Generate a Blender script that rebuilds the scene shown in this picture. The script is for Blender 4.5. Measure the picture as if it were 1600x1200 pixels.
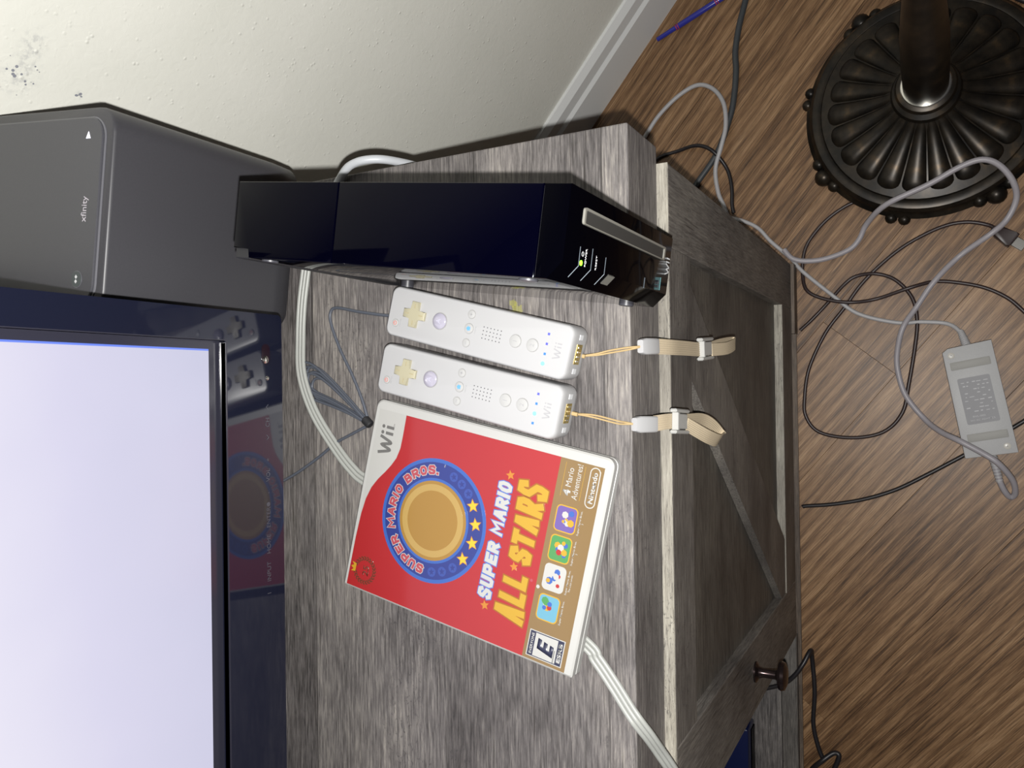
import bpy, bmesh, math, random
from mathutils import Vector, Matrix, Euler
random.seed(7)
for o in list(bpy.data.objects): bpy.data.objects.remove(o)
scene = bpy.context.scene
COL = scene.collection
PI = math.pi

# ------------------------------------------------------------------ camera
CAM = Vector((-0.1733, -0.1728, 0.4779))
cam_data = bpy.data.cameras.new('camera'); cam = bpy.data.objects.new('camera', cam_data); COL.objects.link(cam)
cam_data.sensor_width = 36.0; cam_data.lens = 1205 / 1600 * 36.0; cam_data.clip_start = 0.01
R = Matrix(((-0.014428, 0.999875, -0.006533), (-0.877221, -0.015794, -0.479826), (-0.479869, -0.001192, 0.877339)))
cam.matrix_world = Matrix.Translation(CAM) @ R.to_4x4()
scene.camera = cam

# ------------------------------------------------------------------ world, flash, exposure
world = bpy.data.worlds.new('world'); scene.world = world; world.use_nodes = True
bg = world.node_tree.nodes['Background']; bg.inputs[0].default_value = (0.62, 0.60, 0.66, 1); bg.inputs[1].default_value = 0.035
fl = bpy.data.lights.new('phone_flash', 'POINT'); fl.energy = 19.5; fl.shadow_soft_size = 0.003; fl.color = (1.0, 0.985, 0.955)
flash = bpy.data.objects.new('phone_flash', fl); COL.objects.link(flash)
flash.location = CAM + R @ Vector((0.002, -0.016, 0.0))
scene.view_settings.view_transform = 'Standard'; scene.view_settings.look = 'None'
scene.view_settings.exposure = 0.5; scene.view_settings.gamma = 1.0; scene.view_settings.use_curve_mapping = False

# ------------------------------------------------------------------ materials
MATS = {}
def sock(b, name, v):
    if name in b.inputs: b.inputs[name].default_value = v
def mat(name, col, rough=0.5, metal=0.0, coat=0.0, coat_rough=0.05, emit=None, es=0.0, trans=0.0, spec=0.5):
    if name in MATS: return MATS[name]
    m = bpy.data.materials.new(name); m.use_nodes = True
    b = m.node_tree.nodes['Principled BSDF']
    sock(b, 'Base Color', (*col, 1)); sock(b, 'Roughness', rough); sock(b, 'Metallic', metal)
    sock(b, 'Coat Weight', coat); sock(b, 'Coat Roughness', coat_rough); sock(b, 'Transmission Weight', trans)
    sock(b, 'Specular IOR Level', spec)
    if emit: sock(b, 'Emission Color', (*emit, 1)); sock(b, 'Emission Strength', es)
    MATS[name] = m
    return m
class N:
    """tiny node-graph helper"""
    def __init__(s, m): s.t = m.node_tree; s.b = s.t.nodes['Principled BSDF']
    def n(s, kind, **kw):
        nd = s.t.nodes.new(kind)
        for k, v in kw.items(): setattr(nd, k, v)
        return nd
    def l(s, a, b): s.t.links.new(a, b)
    def math(s, op, a, b=None, c=None, clamp=False):
        nd = s.n('ShaderNodeMath', operation=op); nd.use_clamp = clamp
        for i, v in enumerate((a, b, c)):
            if v is None: continue
            if isinstance(v, (int, float)): nd.inputs[i].default_value = v
            else: s.l(v, nd.inputs[i])
        return nd.outputs[0]
    def ramp(s, f, stops):
        nd = s.n('ShaderNodeValToRGB'); e = nd.color_ramp.elements
        while len(e) < len(stops): e.new(0.5)
        for el, (p, c) in zip(e, stops): el.position = p; el.color = (*c, 1) if len(c) == 3 else c
        s.l(f, nd.inputs[0]); return nd.outputs[0]
    def mapping(s, vec, scale=(1, 1, 1), loc=(0, 0, 0), rot=(0, 0, 0)):
        nd = s.n('ShaderNodeMapping'); nd.inputs['Scale'].default_value = scale; nd.inputs['Location'].default_value = loc; nd.inputs['Rotation'].default_value = rot
        s.l(vec, nd.inputs[0]); return nd.outputs[0]
    def noise(s, vec, scale, detail=6, rough=0.6, dist=0.0):
        nd = s.n('ShaderNodeTexNoise'); nd.inputs['Scale'].default_value = scale; nd.inputs['Detail'].default_value = detail
        nd.inputs['Roughness'].default_value = rough; nd.inputs['Distortion'].default_value = dist
        s.l(vec, nd.inputs['Vector']); return nd.outputs[0]
    def mix(s, f, a, b, mode='MIX'):
        nd = s.n('ShaderNodeMix', data_type='RGBA', blend_type=mode)
        for i, v in ((0, f), (6, a), (7, b)):
            if isinstance(v, (int, float)): nd.inputs[i].default_value = v
            elif isinstance(v, tuple): nd.inputs[i].default_value = (*v, 1)
            else: s.l(v, nd.inputs[i])
        return nd.outputs[2]
    def bump(s, h, strength=0.3, dist=0.001):
        nd = s.n('ShaderNodeBump'); nd.inputs['Strength'].default_value = strength; nd.inputs['Distance'].default_value = dist
        s.l(h, nd.inputs['Height']); s.l(nd.outputs[0], s.b.inputs['Normal'])
    def obj(s): return s.n('ShaderNodeTexCoord').outputs['Object']

def wood_grey(name, stops, grain='x', board=0.13, stain=False, rough=0.55, spec=0.35):
    m = mat(name, (0.3, 0.3, 0.3), rough, spec=spec); g = N(m); v = g.obj()
    sc = {'x': (4.2, 56, 56), 'z': (56, 56, 4.2)}[grain]
    sep = g.n('ShaderNodeSeparateXYZ'); g.l(v, sep.inputs[0])
    across = sep.outputs['Y' if grain == 'x' else 'X']
    idx = g.math('FLOOR', g.math('DIVIDE', g.math('ADD', across, 2.03), board))
    wn = g.n('ShaderNodeTexWhiteNoise', noise_dimensions='1D'); g.l(idx, wn.inputs['W'])
    off = g.n('ShaderNodeVectorMath', operation='SCALE'); g.l(wn.outputs['Color'], off.inputs[0]); off.inputs['Scale'].default_value = 9.0
    add = g.n('ShaderNodeVectorMath', operation='ADD'); g.l(v, add.inputs[0]); g.l(off.outputs[0], add.inputs[1]); w = add.outputs[0]
    fine = g.noise(g.mapping(w, tuple(k * 1.0 for k in sc)), 11, 9, 0.68, 0.25)
    broad = g.noise(g.mapping(w, (1, 1.7, 1.7) if grain == 'x' else (1.7, 1.7, 1)), 9, 5, 0.62)
    f = g.math('ADD', g.math('MULTIPLY', fine, 0.92), g.math('MULTIPLY', broad, 0.30))
    f = g.math('ADD', f, g.math('MULTIPLY', g.math('SUBTRACT', wn.outputs['Value'], 0.5), 0.10))
    f = g.math('SUBTRACT', f, 0.10)
    c = g.ramp(f, stops)
    # dark pores along the grain, patches of short cross-sawn cracks
    pores = g.noise(g.mapping(w, (14, 210, 210) if grain == 'x' else (210, 210, 14)), 5, 3, 0.6)
    pm = g.ramp(pores, [(0.30, (1, 1, 1)), (0.42, (0, 0, 0))])
    c = g.mix(g.math('MULTIPLY', pm, 0.75), c, (0.05, 0.046, 0.044))
    hair = g.ramp(g.noise(g.mapping(w, (3.2, 150, 150) if grain == 'x' else (150, 150, 3.2)), 3.6, 4, 0.62, 0.35), [(0.30, (1, 1, 1)), (0.41, (0, 0, 0))])
    c = g.mix(g.math('MULTIPLY', hair, 0.85), c, (0.030, 0.026, 0.024))
    tone = g.noise(g.mapping(w, (1, 2.0, 2.0) if grain == 'x' else (2.0, 2.0, 1)), 6, 3, 0.55)
    c = g.mix(1.0, c, g.ramp(tone, [(0.32, (0.62, 0.60, 0.59)), (0.5, (0.98, 0.96, 0.94)), (0.66, (1.25, 1.22, 1.16))]), 'MULTIPLY')
    patch = g.ramp(g.noise(g.mapping(w, (1, 1.3, 1.3)), 7.5, 3, 0.6), [(0.52, (0, 0, 0)), (0.62, (1, 1, 1))])
    crack = g.ramp(g.noise(g.mapping(w, (60, 110, 80)), 3.2, 5, 0.75, 1.2), [(0.36, (1, 1, 1)), (0.45, (0, 0, 0))])
    c = g.mix(g.math('MULTIPLY', g.math('MULTIPLY', patch, crack), 0.75), c, (0.035, 0.032, 0.034))
    if board < 1:
        fr = g.math('FRACT', g.math('DIVIDE', g.math('ADD', across, 2.03), board))
        ln = g.math('LESS_THAN', fr, 0.009)
        c = g.mix(g.math('MULTIPLY', ln, 0.5), c, (0.04, 0.036, 0.034))
    if stain:
        for (sx, sy, r) in ((-0.1175, 0.0836, 0.0042), (-0.1130, 0.0870, 0.0024)):
            dx = g.math('SUBTRACT', sep.outputs['X'], sx); dy = g.math('SUBTRACT', sep.outputs['Y'], sy)
            d = g.math('SQRT', g.math('ADD', g.math('MULTIPLY', dx, dx), g.math('MULTIPLY', dy, dy)))
            d = g.math('ADD', d, g.math('MULTIPLY', g.math('SUBTRACT', g.noise(v, 300, 3), 0.5), 0.012))
            c = g.mix(g.math('MULTIPLY', g.math('LESS_THAN', d, r), 0.45), c, (0.30, 0.29, 0.05))
    g.l(c, g.b.inputs['Base Color']); g.bump(fine, 0.35, 0.0008)
    return m
GREYWOOD = wood_grey('weathered_grey_wood', [(0.30, (0.02407, 0.02189, 0.02345)), (0.42, (0.07661, 0.07114, 0.07144)), (0.54, (0.1291, 0.1204, 0.1206)), (0.66, (0.2024, 0.1904, 0.1819)), (0.80, (0.3392, 0.3174, 0.2903))], stain=True, board=0.128)
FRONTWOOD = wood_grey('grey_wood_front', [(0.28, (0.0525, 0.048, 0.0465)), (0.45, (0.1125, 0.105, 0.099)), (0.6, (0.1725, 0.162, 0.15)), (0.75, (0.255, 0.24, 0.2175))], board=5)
STILEWOOD = wood_grey('grey_wood_upright', [(0.28, (0.0525, 0.048, 0.0465)), (0.45, (0.1125, 0.105, 0.099)), (0.6, (0.1725, 0.162, 0.15)), (0.75, (0.255, 0.24, 0.2175))], grain='z', board=5)
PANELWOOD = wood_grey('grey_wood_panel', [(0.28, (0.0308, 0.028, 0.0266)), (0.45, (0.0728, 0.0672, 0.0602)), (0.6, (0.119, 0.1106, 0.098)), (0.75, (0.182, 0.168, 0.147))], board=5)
LITEDGEWOOD = wood_grey('flash_lit_edge_wood', [(0.28, (0.1472, 0.138, 0.115)), (0.45, (0.2484, 0.2346, 0.2024)), (0.6, (0.3312, 0.3174, 0.276)), (0.75, (0.4232, 0.4048, 0.3588))], board=5)  # door wood made paler: flash light on upward ledges put into the colour
BASEWOOD = wood_grey('dark_brown_wood', [(0.3, (0.054, 0.0408, 0.0324)), (0.5, (0.12, 0.0924, 0.072)), (0.7, (0.18, 0.144, 0.114))], board=5)

def floor_material():
    m = mat('oak_laminate', (0.2, 0.12, 0.07), 0.42, spec=0.4); g = N(m); v = g.obj()
    oi = g.n('ShaderNodeObjectInfo')
    cmb = g.n('ShaderNodeCombineXYZ')
    for i, k in enumerate((7.3, 3.1, 5.7)): g.l(g.math('MULTIPLY', oi.outputs['Random'], k), cmb.inputs[i])
    add = g.n('ShaderNodeVectorMath', operation='ADD'); g.l(v, add.inputs[0]); g.l(cmb.outputs[0], add.inputs[1]); w = add.outputs[0]
    wv = g.n('ShaderNodeTexWave', wave_type='BANDS', bands_direction='Y', wave_profile='SIN')
    g.l(g.mapping(w, (0.55, 4.5, 1)), wv.inputs['Vector']); wv.inputs['Scale'].default_value = 5.0; wv.inputs['Distortion'].default_value = 9.0
    wv.inputs['Detail'].default_value = 4; wv.inputs['Detail Scale'].default_value = 0.8; wv.inputs['Detail Roughness'].default_value = 0.55
    fine = g.noise(g.mapping(w, (2.2, 74, 1)), 9, 9, 0.74)
    broad = g.noise(g.mapping(w, (1.2, 7, 1)), 4, 4, 0.6)
    f = g.math('ADD', g.math('MULTIPLY', fine, 0.74), g.math('MULTIPLY', broad, 0.25))
    f = g.math('ADD', f, g.math('MULTIPLY', g.math('SUBTRACT', wv.outputs['Fac'], 0.5), 0.09))
    f = g.math('ADD', f, g.math('MULTIPLY', g.math('SUBTRACT', oi.outputs['Random'], 0.5), 0.07))
    c = g.ramp(f, [(0.34, (0.05108, 0.02448, 0.01095)), (0.45, (0.1632, 0.0864, 0.03969)), (0.56, (0.2909, 0.1698, 0.08483)), (0.69, (0.4541, 0.2951, 0.167))])
    hair = g.ramp(g.noise(g.mapping(w, (1.5, 66, 1)), 5.5, 4, 0.6, 0.5), [(0.34, (1, 1, 1)), (0.43, (0, 0, 0))])
    c = g.mix(g.math('MULTIPLY', hair, 0.62), c, (0.055, 0.029, 0.016))
    pores = g.ramp(g.noise(g.mapping(w, (7, 240, 1)), 4.5, 3, 0.6), [(0.33, (1, 1, 1)), (0.44, (0, 0, 0))])
    c = g.mix(g.math('MULTIPLY', pores, 0.6), c, (0.05, 0.028, 0.016))
    g.l(c, g.b.inputs['Base Color']); g.bump(fine, 0.25, 0.0006)
    return m
FLOORMAT = floor_material()

def wall_material(speck):
    m = mat('cream_wall' + ('_marked' if speck else ''), (0.80, 0.78, 0.70), 0.5, spec=0.4); g = N(m); v = g.obj()
    n1 = g.noise(v, 130, 4, 0.55, 0.6); vo = g.n('ShaderNodeTexVoronoi'); vo.inputs['Scale'].default_value = 170; g.l(v, vo.inputs['Vector'])
    blob = g.ramp(vo.outputs['Distance'], [(0.04, (1, 1, 1)), (0.30, (0, 0, 0))])
    sel = g.ramp(g.noise(v, 60, 3, 0.6), [(0.50, (0, 0, 0)), (0.62, (1, 1, 1))])
    h = g.math('ADD', g.math('MULTIPLY', n1, 0.55), g.math('MULTIPLY', g.math('MULTIPLY', blob, sel), 0.9))
    c = g.ramp(g.noise(v, 9, 4, 0.6), [(0.3, (0.7412, 0.7412, 0.6742)), (0.7, (0.7903, 0.7858, 0.7233))])
    if speck:
        sep = g.n('ShaderNodeSeparateXYZ'); g.l(v, sep.inputs[0])
        for (sx, sz, rx, rz, dens) in ((1.037, 0.143, 0.022, 0.018, 0.23), (1.062, 0.142, 0.018, 0.012, 0.12), (1.036, 0.097, 0.006, 0.004, 0.30)):
            dx = g.math('DIVIDE', g.math('SUBTRACT', sep.outputs['X'], sx), rx); dz = g.math('DIVIDE', g.math('SUBTRACT', sep.outputs['Z'], sz), rz)
            d = g.math('SQRT', g.math('ADD', g.math('MULTIPLY', dx, dx), g.math('MULTIPLY', dz, dz)))
            near = g.math('SUBTRACT', 1.0, d, clamp=True)
            v2 = g.n('ShaderNodeTexVoronoi'); v2.inputs['Scale'].default_value = 190; g.l(v, v2.inputs['Vector'])
            dot = g.math('LESS_THAN', v2.outputs['Distance'], g.math('MULTIPLY', near, dens * 1.6))
            sm = g.math('MULTIPLY', g.math('MULTIPLY', near, g.ramp(g.noise(v, 170, 4, 0.7), [(0.48, (0, 0, 0)), (0.6, (1, 1, 1))])), 0.35)
            c = g.mix(g.math('MAXIMUM', g.math('MULTIPLY', dot, 0.8), sm), c, (0.13, 0.14, 0.20))
    g.l(c, g.b.inputs['Base Color']); g.bump(h, 0.5, 0.0012)
    return m

def speckled(name, col, dark, scale, rough, metal=0.0):
    m = mat(name, col, rough, metal); g = N(m); v = g.obj()
    c = g.ramp(g.noise(v, scale, 5, 0.65), [(0.35, dark), (0.65, col)])
    g.l(c, g.b.inputs['Base Color']); return m
GLOSSBLACK = mat('piano_black', (0.0004, 0.0004, 0.001), 0.06, spec=0.10)
TOPBLACK = mat('piano_black_dull', (0.0003, 0.0003, 0.0022), 0.05, spec=0.06)
sock(GLOSSBLACK.node_tree.nodes['Principled BSDF'], 'IOR', 1.18)
TVBLACK = mat('television_gloss_black', (0.0072, 0.0084, 0.018), 0.05, spec=0.6)  # navy tint puts the screen's bluish glow into the base colour
MATTEBLACK = mat('matte_black', (0.012, 0.012, 0.014), 0.6)
WHITE = mat('white_plastic', (0.364, 0.364, 0.3689), 0.28, spec=0.5)
WARMWHITE = mat('warm_white_plastic', (0.3802, 0.3786, 0.3643), 0.35)
YELLOWED = mat('yellowed_plastic', (0.3456, 0.3204, 0.2232), 0.4)
BUTTON = mat('button_white', (0.3552, 0.3552, 0.3515), 0.35)
ENGRAVE = mat('button_edge_grey', (0.2592, 0.2592, 0.252), 0.5)
CLEARBTN = mat('clear_lilac_button', (0.3312, 0.3168, 0.3816), 0.12, coat=1.0)
LOGOGREY = mat('logo_grey', (0.2902, 0.2902, 0.2995), 0.5)
DARKDOT = mat('speaker_hole', (0.06, 0.06, 0.065), 0.7)
REDMARK = mat('red_mark', (0.525, 0.154, 0.126), 0.5)
BLUEMARK = mat('home_blue', (0.117, 0.312, 0.52), 0.4)
LEDON = mat('blue_led_lit', (0.09, 0.18, 0.3), 0.3, emit=(0.16, 0.60, 1.0), es=1.15)
LEDHALF = mat('blue_led_glow', (0.03, 0.09, 0.27), 0.3, emit=(0.03, 0.22, 0.9), es=0.6)
LEDOFF = mat('blue_led_dim', (0.08, 0.09, 0.45), 0.3, emit=(0.06, 0.06, 0.7), es=0.22)
LEDGREEN = mat('green_led', (0.2, 1, 0.05), 0.3, emit=(0.22, 1.0, 0.02), es=2.2)
GOLDPIN = speckled('brass_contacts', (0.55, 0.42, 0.14), (0.16, 0.12, 0.04), 900, 0.35, 0.7)
BEIGECORD = mat('beige_cord', (0.391, 0.2805, 0.136), 0.75)
STRAPMAT = mat('beige_webbing', (0.46, 0.3795, 0.2645), 0.85)
SILVER = mat('silver_trim', (0.1596, 0.1554, 0.1386), 0.35)
SLOTGREY = mat('slot_grey', (0.028, 0.028, 0.02716), 0.5)
PRINTWHITE = mat('printed_white', (0.5625, 0.57, 0.585), 0.4)
PRINTGREY = mat('printed_dim_grey', (0.045, 0.04725, 0.0585), 0.4)
SEAM = mat('panel_seam_glint', (0.10, 0.12, 0.14), 0.3)
FOOTGREY = mat('rubber_foot_grey', (0.042, 0.042, 0.0504), 0.4)
GATEWAY = speckled('charcoal_plastic', (0.04144, 0.04088, 0.04648), (0.03696, 0.0364, 0.042), 700, 0.42)
GATEWAYTOP = speckled('charcoal_top_plastic', (0.05208, 0.05208, 0.06076), (0.04588, 0.04588, 0.05394), 900, 0.35)
GATELINE = mat('grey_rim', (0.112, 0.112, 0.126), 0.4)
LEDWHITE = mat('white_status_light', (0.9, 0.9, 1), 0.4, emit=(0.85, 0.85, 1.0), es=0.9)
CORDGREY = mat('grey_cord', (0.4026, 0.3971, 0.408), 0.45)
CORDBLACK = mat('black_cord', (0.016, 0.014, 0.016), 0.4)
CORDBROWN = mat('dark_brown_cord', (0.030, 0.018, 0.018), 0.4)
CORDSLATE = mat('slate_cord', (0.044, 0.0496, 0.0544), 0.5)
WIREGREY = mat('thin_grey_wire', (0.068, 0.076, 0.096), 0.45)
RIBBON = mat('pale_grey_ribbon_cable', (0.3, 0.3075, 0.2888), 0.4)
WHITECABLE = mat('white_cable', (0.4125, 0.4275, 0.45), 0.4)
ADAPTER = speckled('adapter_grey', (0.42, 0.42, 0.4253), (0.3885, 0.3885, 0.3937), 900, 0.5)
PADGREY = mat('rubber_pad_grey', (0.3162, 0.3111, 0.2958), 0.6)
LABELGREY = mat('adapter_label', (0.3077, 0.3077, 0.3222), 0.6, spec=0.2)
CHROME = mat('bright_metal', (0.80, 0.78, 0.72), 0.2, 1.0)
BASEBOARD = mat('white_baseboard_paint', (0.76, 0.7695, 0.76), 0.45)
PENBLUE = mat('blue_pen_barrel', (0.03, 0.035, 0.30), 0.2)
PENRED = mat('red_pen_band', (0.45, 0.03, 0.06), 0.35)
KNOB = mat('dark_bronze_knob', (0.05, 0.035, 0.035), 0.22, 0.85)
def bronze():
    m = mat('antique_bronze', (0.03, 0.02, 0.014), 0.36, 0.55); g = N(m); v = g.obj()
    c = g.ramp(g.noise(v, 38, 5, 0.6), [(0.40, (0.011, 0.0095, 0.008)), (0.60, (0.03, 0.023, 0.016)), (0.78, (0.095, 0.06, 0.03))])
    g.l(c, g.b.inputs['Base Color']); return m
BRONZE = bronze()
# game cover inks (under a clear glossy sleeve)
def ink(name, col): return mat('ink_' + name, tuple(c * 0.47 for c in col), 0.45, coat=0.7, coat_rough=0.12)
INKRED = ink('red', (0.62, 0.028, 0.032)); INKWHITE = ink('white', (0.78, 0.775, 0.74)); INKGOLD = ink('tan_gold', (0.36, 0.225, 0.085))
INKBLUE = ink('deep_blue', (0.035, 0.06, 0.34)); INKSKY = ink('bright_blue', (0.06, 0.18, 0.66)); INKYELLOW = ink('yellow', (0.83, 0.49, 0.03))
INKAMBER = ink('amber', (0.50, 0.17, 0.01)); INKORANGE = ink('orange', (0.85, 0.32, 0.03)); INKGREY = ink('grey', (0.24, 0.235, 0.225))
INKNAVY = ink('navy', (0.03, 0.035, 0.09)); INKCOIN = ink('coin_gold', (0.55, 0.30, 0.05)); INKCOINLIGHT = ink('coin_light_gold', (0.72, 0.47, 0.13))
INKPALE = ink('pale_blue', (0.30, 0.40, 0.75)); INKDARKRED = ink('wreath_brown', (0.22, 0.06, 0.03)); INKPINK = ink('letter_red', (0.66, 0.10, 0.13))
INKGREEN = ink('green', (0.10, 0.42, 0.12)); INKCYAN = ink('cyan', (0.20, 0.55, 0.75)); INKPURPLE = ink('violet', (0.22, 0.14, 0.50))

# ------------------------------------------------------------------ geometry helpers
def link(name, me, m, parent=None, smooth=True, ang=35):
    o = bpy.data.objects.new(name, me); COL.objects.link(o)
    if m and not me.materials: me.materials.append(m)
    if smooth:
        me.polygons.foreach_set('use_smooth', [True] * len(me.polygons))
        me.set_sharp_from_angle(angle=math.radians(ang))
    if parent: o.parent = parent
    return o
def tag(o, label=None, cat=None, group=None, kind=None):
    if label: o['label'] = label
    if cat: o['category'] = cat
    if group: o['group'] = group
    if kind: o['kind'] = kind
    return o
def thing(name, label, cat, loc=(0, 0, 0), rz=0.0, group=None):
    o = bpy.data.objects.new(name, None); COL.objects.link(o); o.empty_display_size = 0.02
    o.location = loc; o.rotation_euler = (0, 0, rz)
    return tag(o, label, cat, group)
class G:
    def __init__(s): s.bm = bmesh.new()
    def box(s, x0, x1, y0, y1, z0, z1, bev=0.0, seg=1):
        vs = [s.bm.verts.new((x, y, z)) for z in (z0, z1) for y in (y0, y1) for x in (x0, x1)]
        fs = [s.bm.faces.new([vs[i] for i in q]) for q in ((0, 2, 3, 1), (4, 5, 7, 6), (0, 1, 5, 4), (2, 6, 7, 3), (0, 4, 6, 2), (1, 3, 7, 5))]
        if bev > 0:
            es = list({e for f in fs for e in f.edges})
            bmesh.ops.bevel(s.bm, geom=es, offset=bev, segments=seg, affect='EDGES', profile=0.5, clamp_overlap=True)
        return s
    def prism(s, pts, z0, z1, bev=0.0, axis='z'):
        def P(p, h): return {'z': (p[0], p[1], h), 'y': (p[0], h, p[1]), 'x': (h, p[0], p[1])}[axis]
        a = [s.bm.verts.new(P(p, z0)) for p in pts]; b = [s.bm.verts.new(P(p, z1)) for p in pts]; n = len(pts)
        fs = [s.bm.faces.new(a[::-1]), s.bm.faces.new(b)] + [s.bm.faces.new((a[i], a[(i + 1) % n], b[(i + 1) % n], b[i])) for i in range(n)]
        if bev > 0:
            es = list(set(fs[0].edges) | set(fs[1].edges))
            bmesh.ops.bevel(s.bm, geom=es, offset=bev, segments=2, affect='EDGES', profile=0.5, clamp_overlap=True)
        return s
    def loft(s, rings, cap=True, closed=True):
        R_ = [[s.bm.verts.new(p) for p in r] for r in rings]; n = len(R_[0])
        for a, b in zip(R_, R_[1:]):
            for i in range(n if closed else n - 1): s.bm.faces.new((a[i], a[(i + 1) % n], b[(i + 1) % n], b[i]))
        if cap: s.bm.faces.new(R_[0][::-1]); s.bm.faces.new(R_[-1])
        return s
    def levels(s, lv, cx=0, cy=0, n=6):
        return s.loft([[(cx + x, cy + y, z) for x, y in rrect(w, l, r, n)] for z, w, l, r in lv])
    def lathe(s, prof, c=(0, 0, 0), seg=48):
        rings = [[(c[0] + r * math.cos(2 * PI * i / seg), c[1] + r * math.sin(2 * PI * i / seg), c[2] + z) for i in range(seg)] for r, z in prof]
        return s.loft(rings)
    def tube(s, path, r, seg=8, flat=None):
        path = [Vector(p) for p in path]; n = len(path); t = []
        for i in range(n): t.append((path[min(i + 1, n - 1)] - path[max(i - 1, 0)]).normalized())
        u = t[0].orthogonal().normalized() if flat is None else None; rings = []
        for i in range(n):
            if flat is None: u = (u - t[i] * u.dot(t[i])).normalized(); w = t[i].cross(u); ru = rw = r
            else:
                f = Vector(flat); u = f.cross(t[i])
                if u.length < 1e-4: u = t[i].orthogonal()
                u.normalize(); w = t[i].cross(u); ru, rw = r
            rings.append([tuple(path[i] + u * ru * math.cos(2 * PI * k / seg) + w * rw * math.sin(2 * PI * k / seg)) for k in range(seg)])
        return s.loft(rings)
    def mesh(s, me):
        s.bm.from_mesh(me); bpy.data.meshes.remove(me); return s
    def xf(s, M): bmesh.ops.transform(s.bm, matrix=M, verts=s.bm.verts); return s
    def out(s, name, m, parent=None, smooth=True, ang=35):
        bmesh.ops.recalc_face_normals(s.bm, faces=s.bm.faces)
        me = bpy.data.meshes.new(name); s.bm.to_mesh(me); s.bm.free()
        return link(name, me, m, parent, smooth, ang)
def rrect(w, l, r, n=6):
    r = max(min(r, w / 2 - 1e-5, l / 2 - 1e-5), 1e-5); p = []
    for cx, cy, a0 in ((w / 2 - r, l / 2 - r, 0), (-w / 2 + r, l / 2 - r, PI / 2), (-w / 2 + r, -l / 2 + r, PI), (w / 2 - r, -l / 2 + r, 3 * PI / 2)):
        for i in range(n + 1): a = a0 + PI / 2 * i / n; p.append((cx + r * math.cos(a), cy + r * math.sin(a)))
    return p
def circ(r, n=24, cx=0, cy=0, a0=0, a1=2 * PI): return [(cx + r * math.cos(a0 + (a1 - a0) * i / n), cy + r * math.sin(a0 + (a1 - a0) * i / n)) for i in range(n)]
def star(r, cx, cy, k=0.42, rot=PI / 2): return [(cx + (r if i % 2 == 0 else r * k) * math.cos(rot + i * PI / 5), cy + (r if i % 2 == 0 else r * k) * math.sin(rot + i * PI / 5)) for i in range(10)]
def smooth_path(pts, k=6):
    P = [Vector(p) for p in pts]; o = []
    for i in range(len(P) - 1):
        a, b, c, d = P[max(i - 1, 0)], P[i], P[i + 1], P[min(i + 2, len(P) - 1)]
        for j in range(k):
            t = j / k
            o.append(0.5 * ((2 * b) + (c - a) * t + (2 * a - 5 * b + 4 * c - d) * t * t + (3 * b - a - 3 * c + d) * t ** 3))
    o.append(P[-1]); return o
def text_bm(s, size, bold=0.0, shear=0.0, width=None, depth=0.00004, spacing=1.0):
    """G with flat lettering centred on 0,0 in the XY plane; size = cap height"""
    cu = bpy.data.curves.new('lettering', 'FONT'); cu.body = s; cu.size = 1.0; cu.offset = bold; cu.shear = shear; cu.space_character = spacing; cu.resolution_u = 3
    ob = bpy.data.objects.new('lettering', cu); COL.objects.link(ob); bpy.context.view_layer.update()
    me = bpy.data.meshes.new_from_object(ob.evaluated_get(bpy.context.evaluated_depsgraph_get()))
    bpy.data.objects.remove(ob); bpy.data.curves.remove(cu)
    g = G(); g.mesh(me)
    xs = [v.co.x for v in g.bm.verts]; ys = [v.co.y for v in g.bm.verts]
    cap = 0.69 + 2 * bold; k = size / cap; kx = k if width is None else width / (max(xs) - min(xs))
    cx = (max(xs) + min(xs)) / 2
    for v in g.bm.verts: v.co = ((v.co.x - cx) * kx, (v.co.y - 0.345) * k, 0)
    if depth:
        ge = bmesh.ops.extrude_face_region(g.bm, geom=list(g.bm.faces))
        for v in ge['geom']:
            if isinstance(v, bmesh.types.BMVert): v.co.z += depth
    return g
STK = [0]
def stroke(g, pts, w, z0, z1):
    """flat stroke with width along a polyline in XY"""
    P = [Vector((p[0], p[1], 0)) for p in pts]; L = []; Rr = []
    for i in range(len(P)):
        if i == 0: d = (P[1] - P[0]).normalized(); n = Vector((-d.y, d.x, 0)); k = 1
        elif i == len(P) - 1: d = (P[-1] - P[-2]).normalized(); n = Vector((-d.y, d.x, 0)); k = 1
        else:
            d1 = (P[i] - P[i - 1]).normalized(); d2 = (P[i + 1] - P[i]).normalized(); n1 = Vector((-d1.y, d1.x, 0)); n2 = Vector((-d2.y, d2.x, 0))
            n = (n1 + n2).normalized(); k = min(1 / max(n.dot(n1), 0.3), 2.0)
        L.append(P[i] + n * w / 2 * k); Rr.append(P[i] - n * w / 2 * k)
    for i in range(len(P) - 1):
        STK[0] = (STK[0] + 1) % 7; zz = z1 + STK[0] * 2.5e-6
        g.prism([L[i][:2], Rr[i][:2], Rr[i + 1][:2], L[i + 1][:2]], z0, zz)
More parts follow.
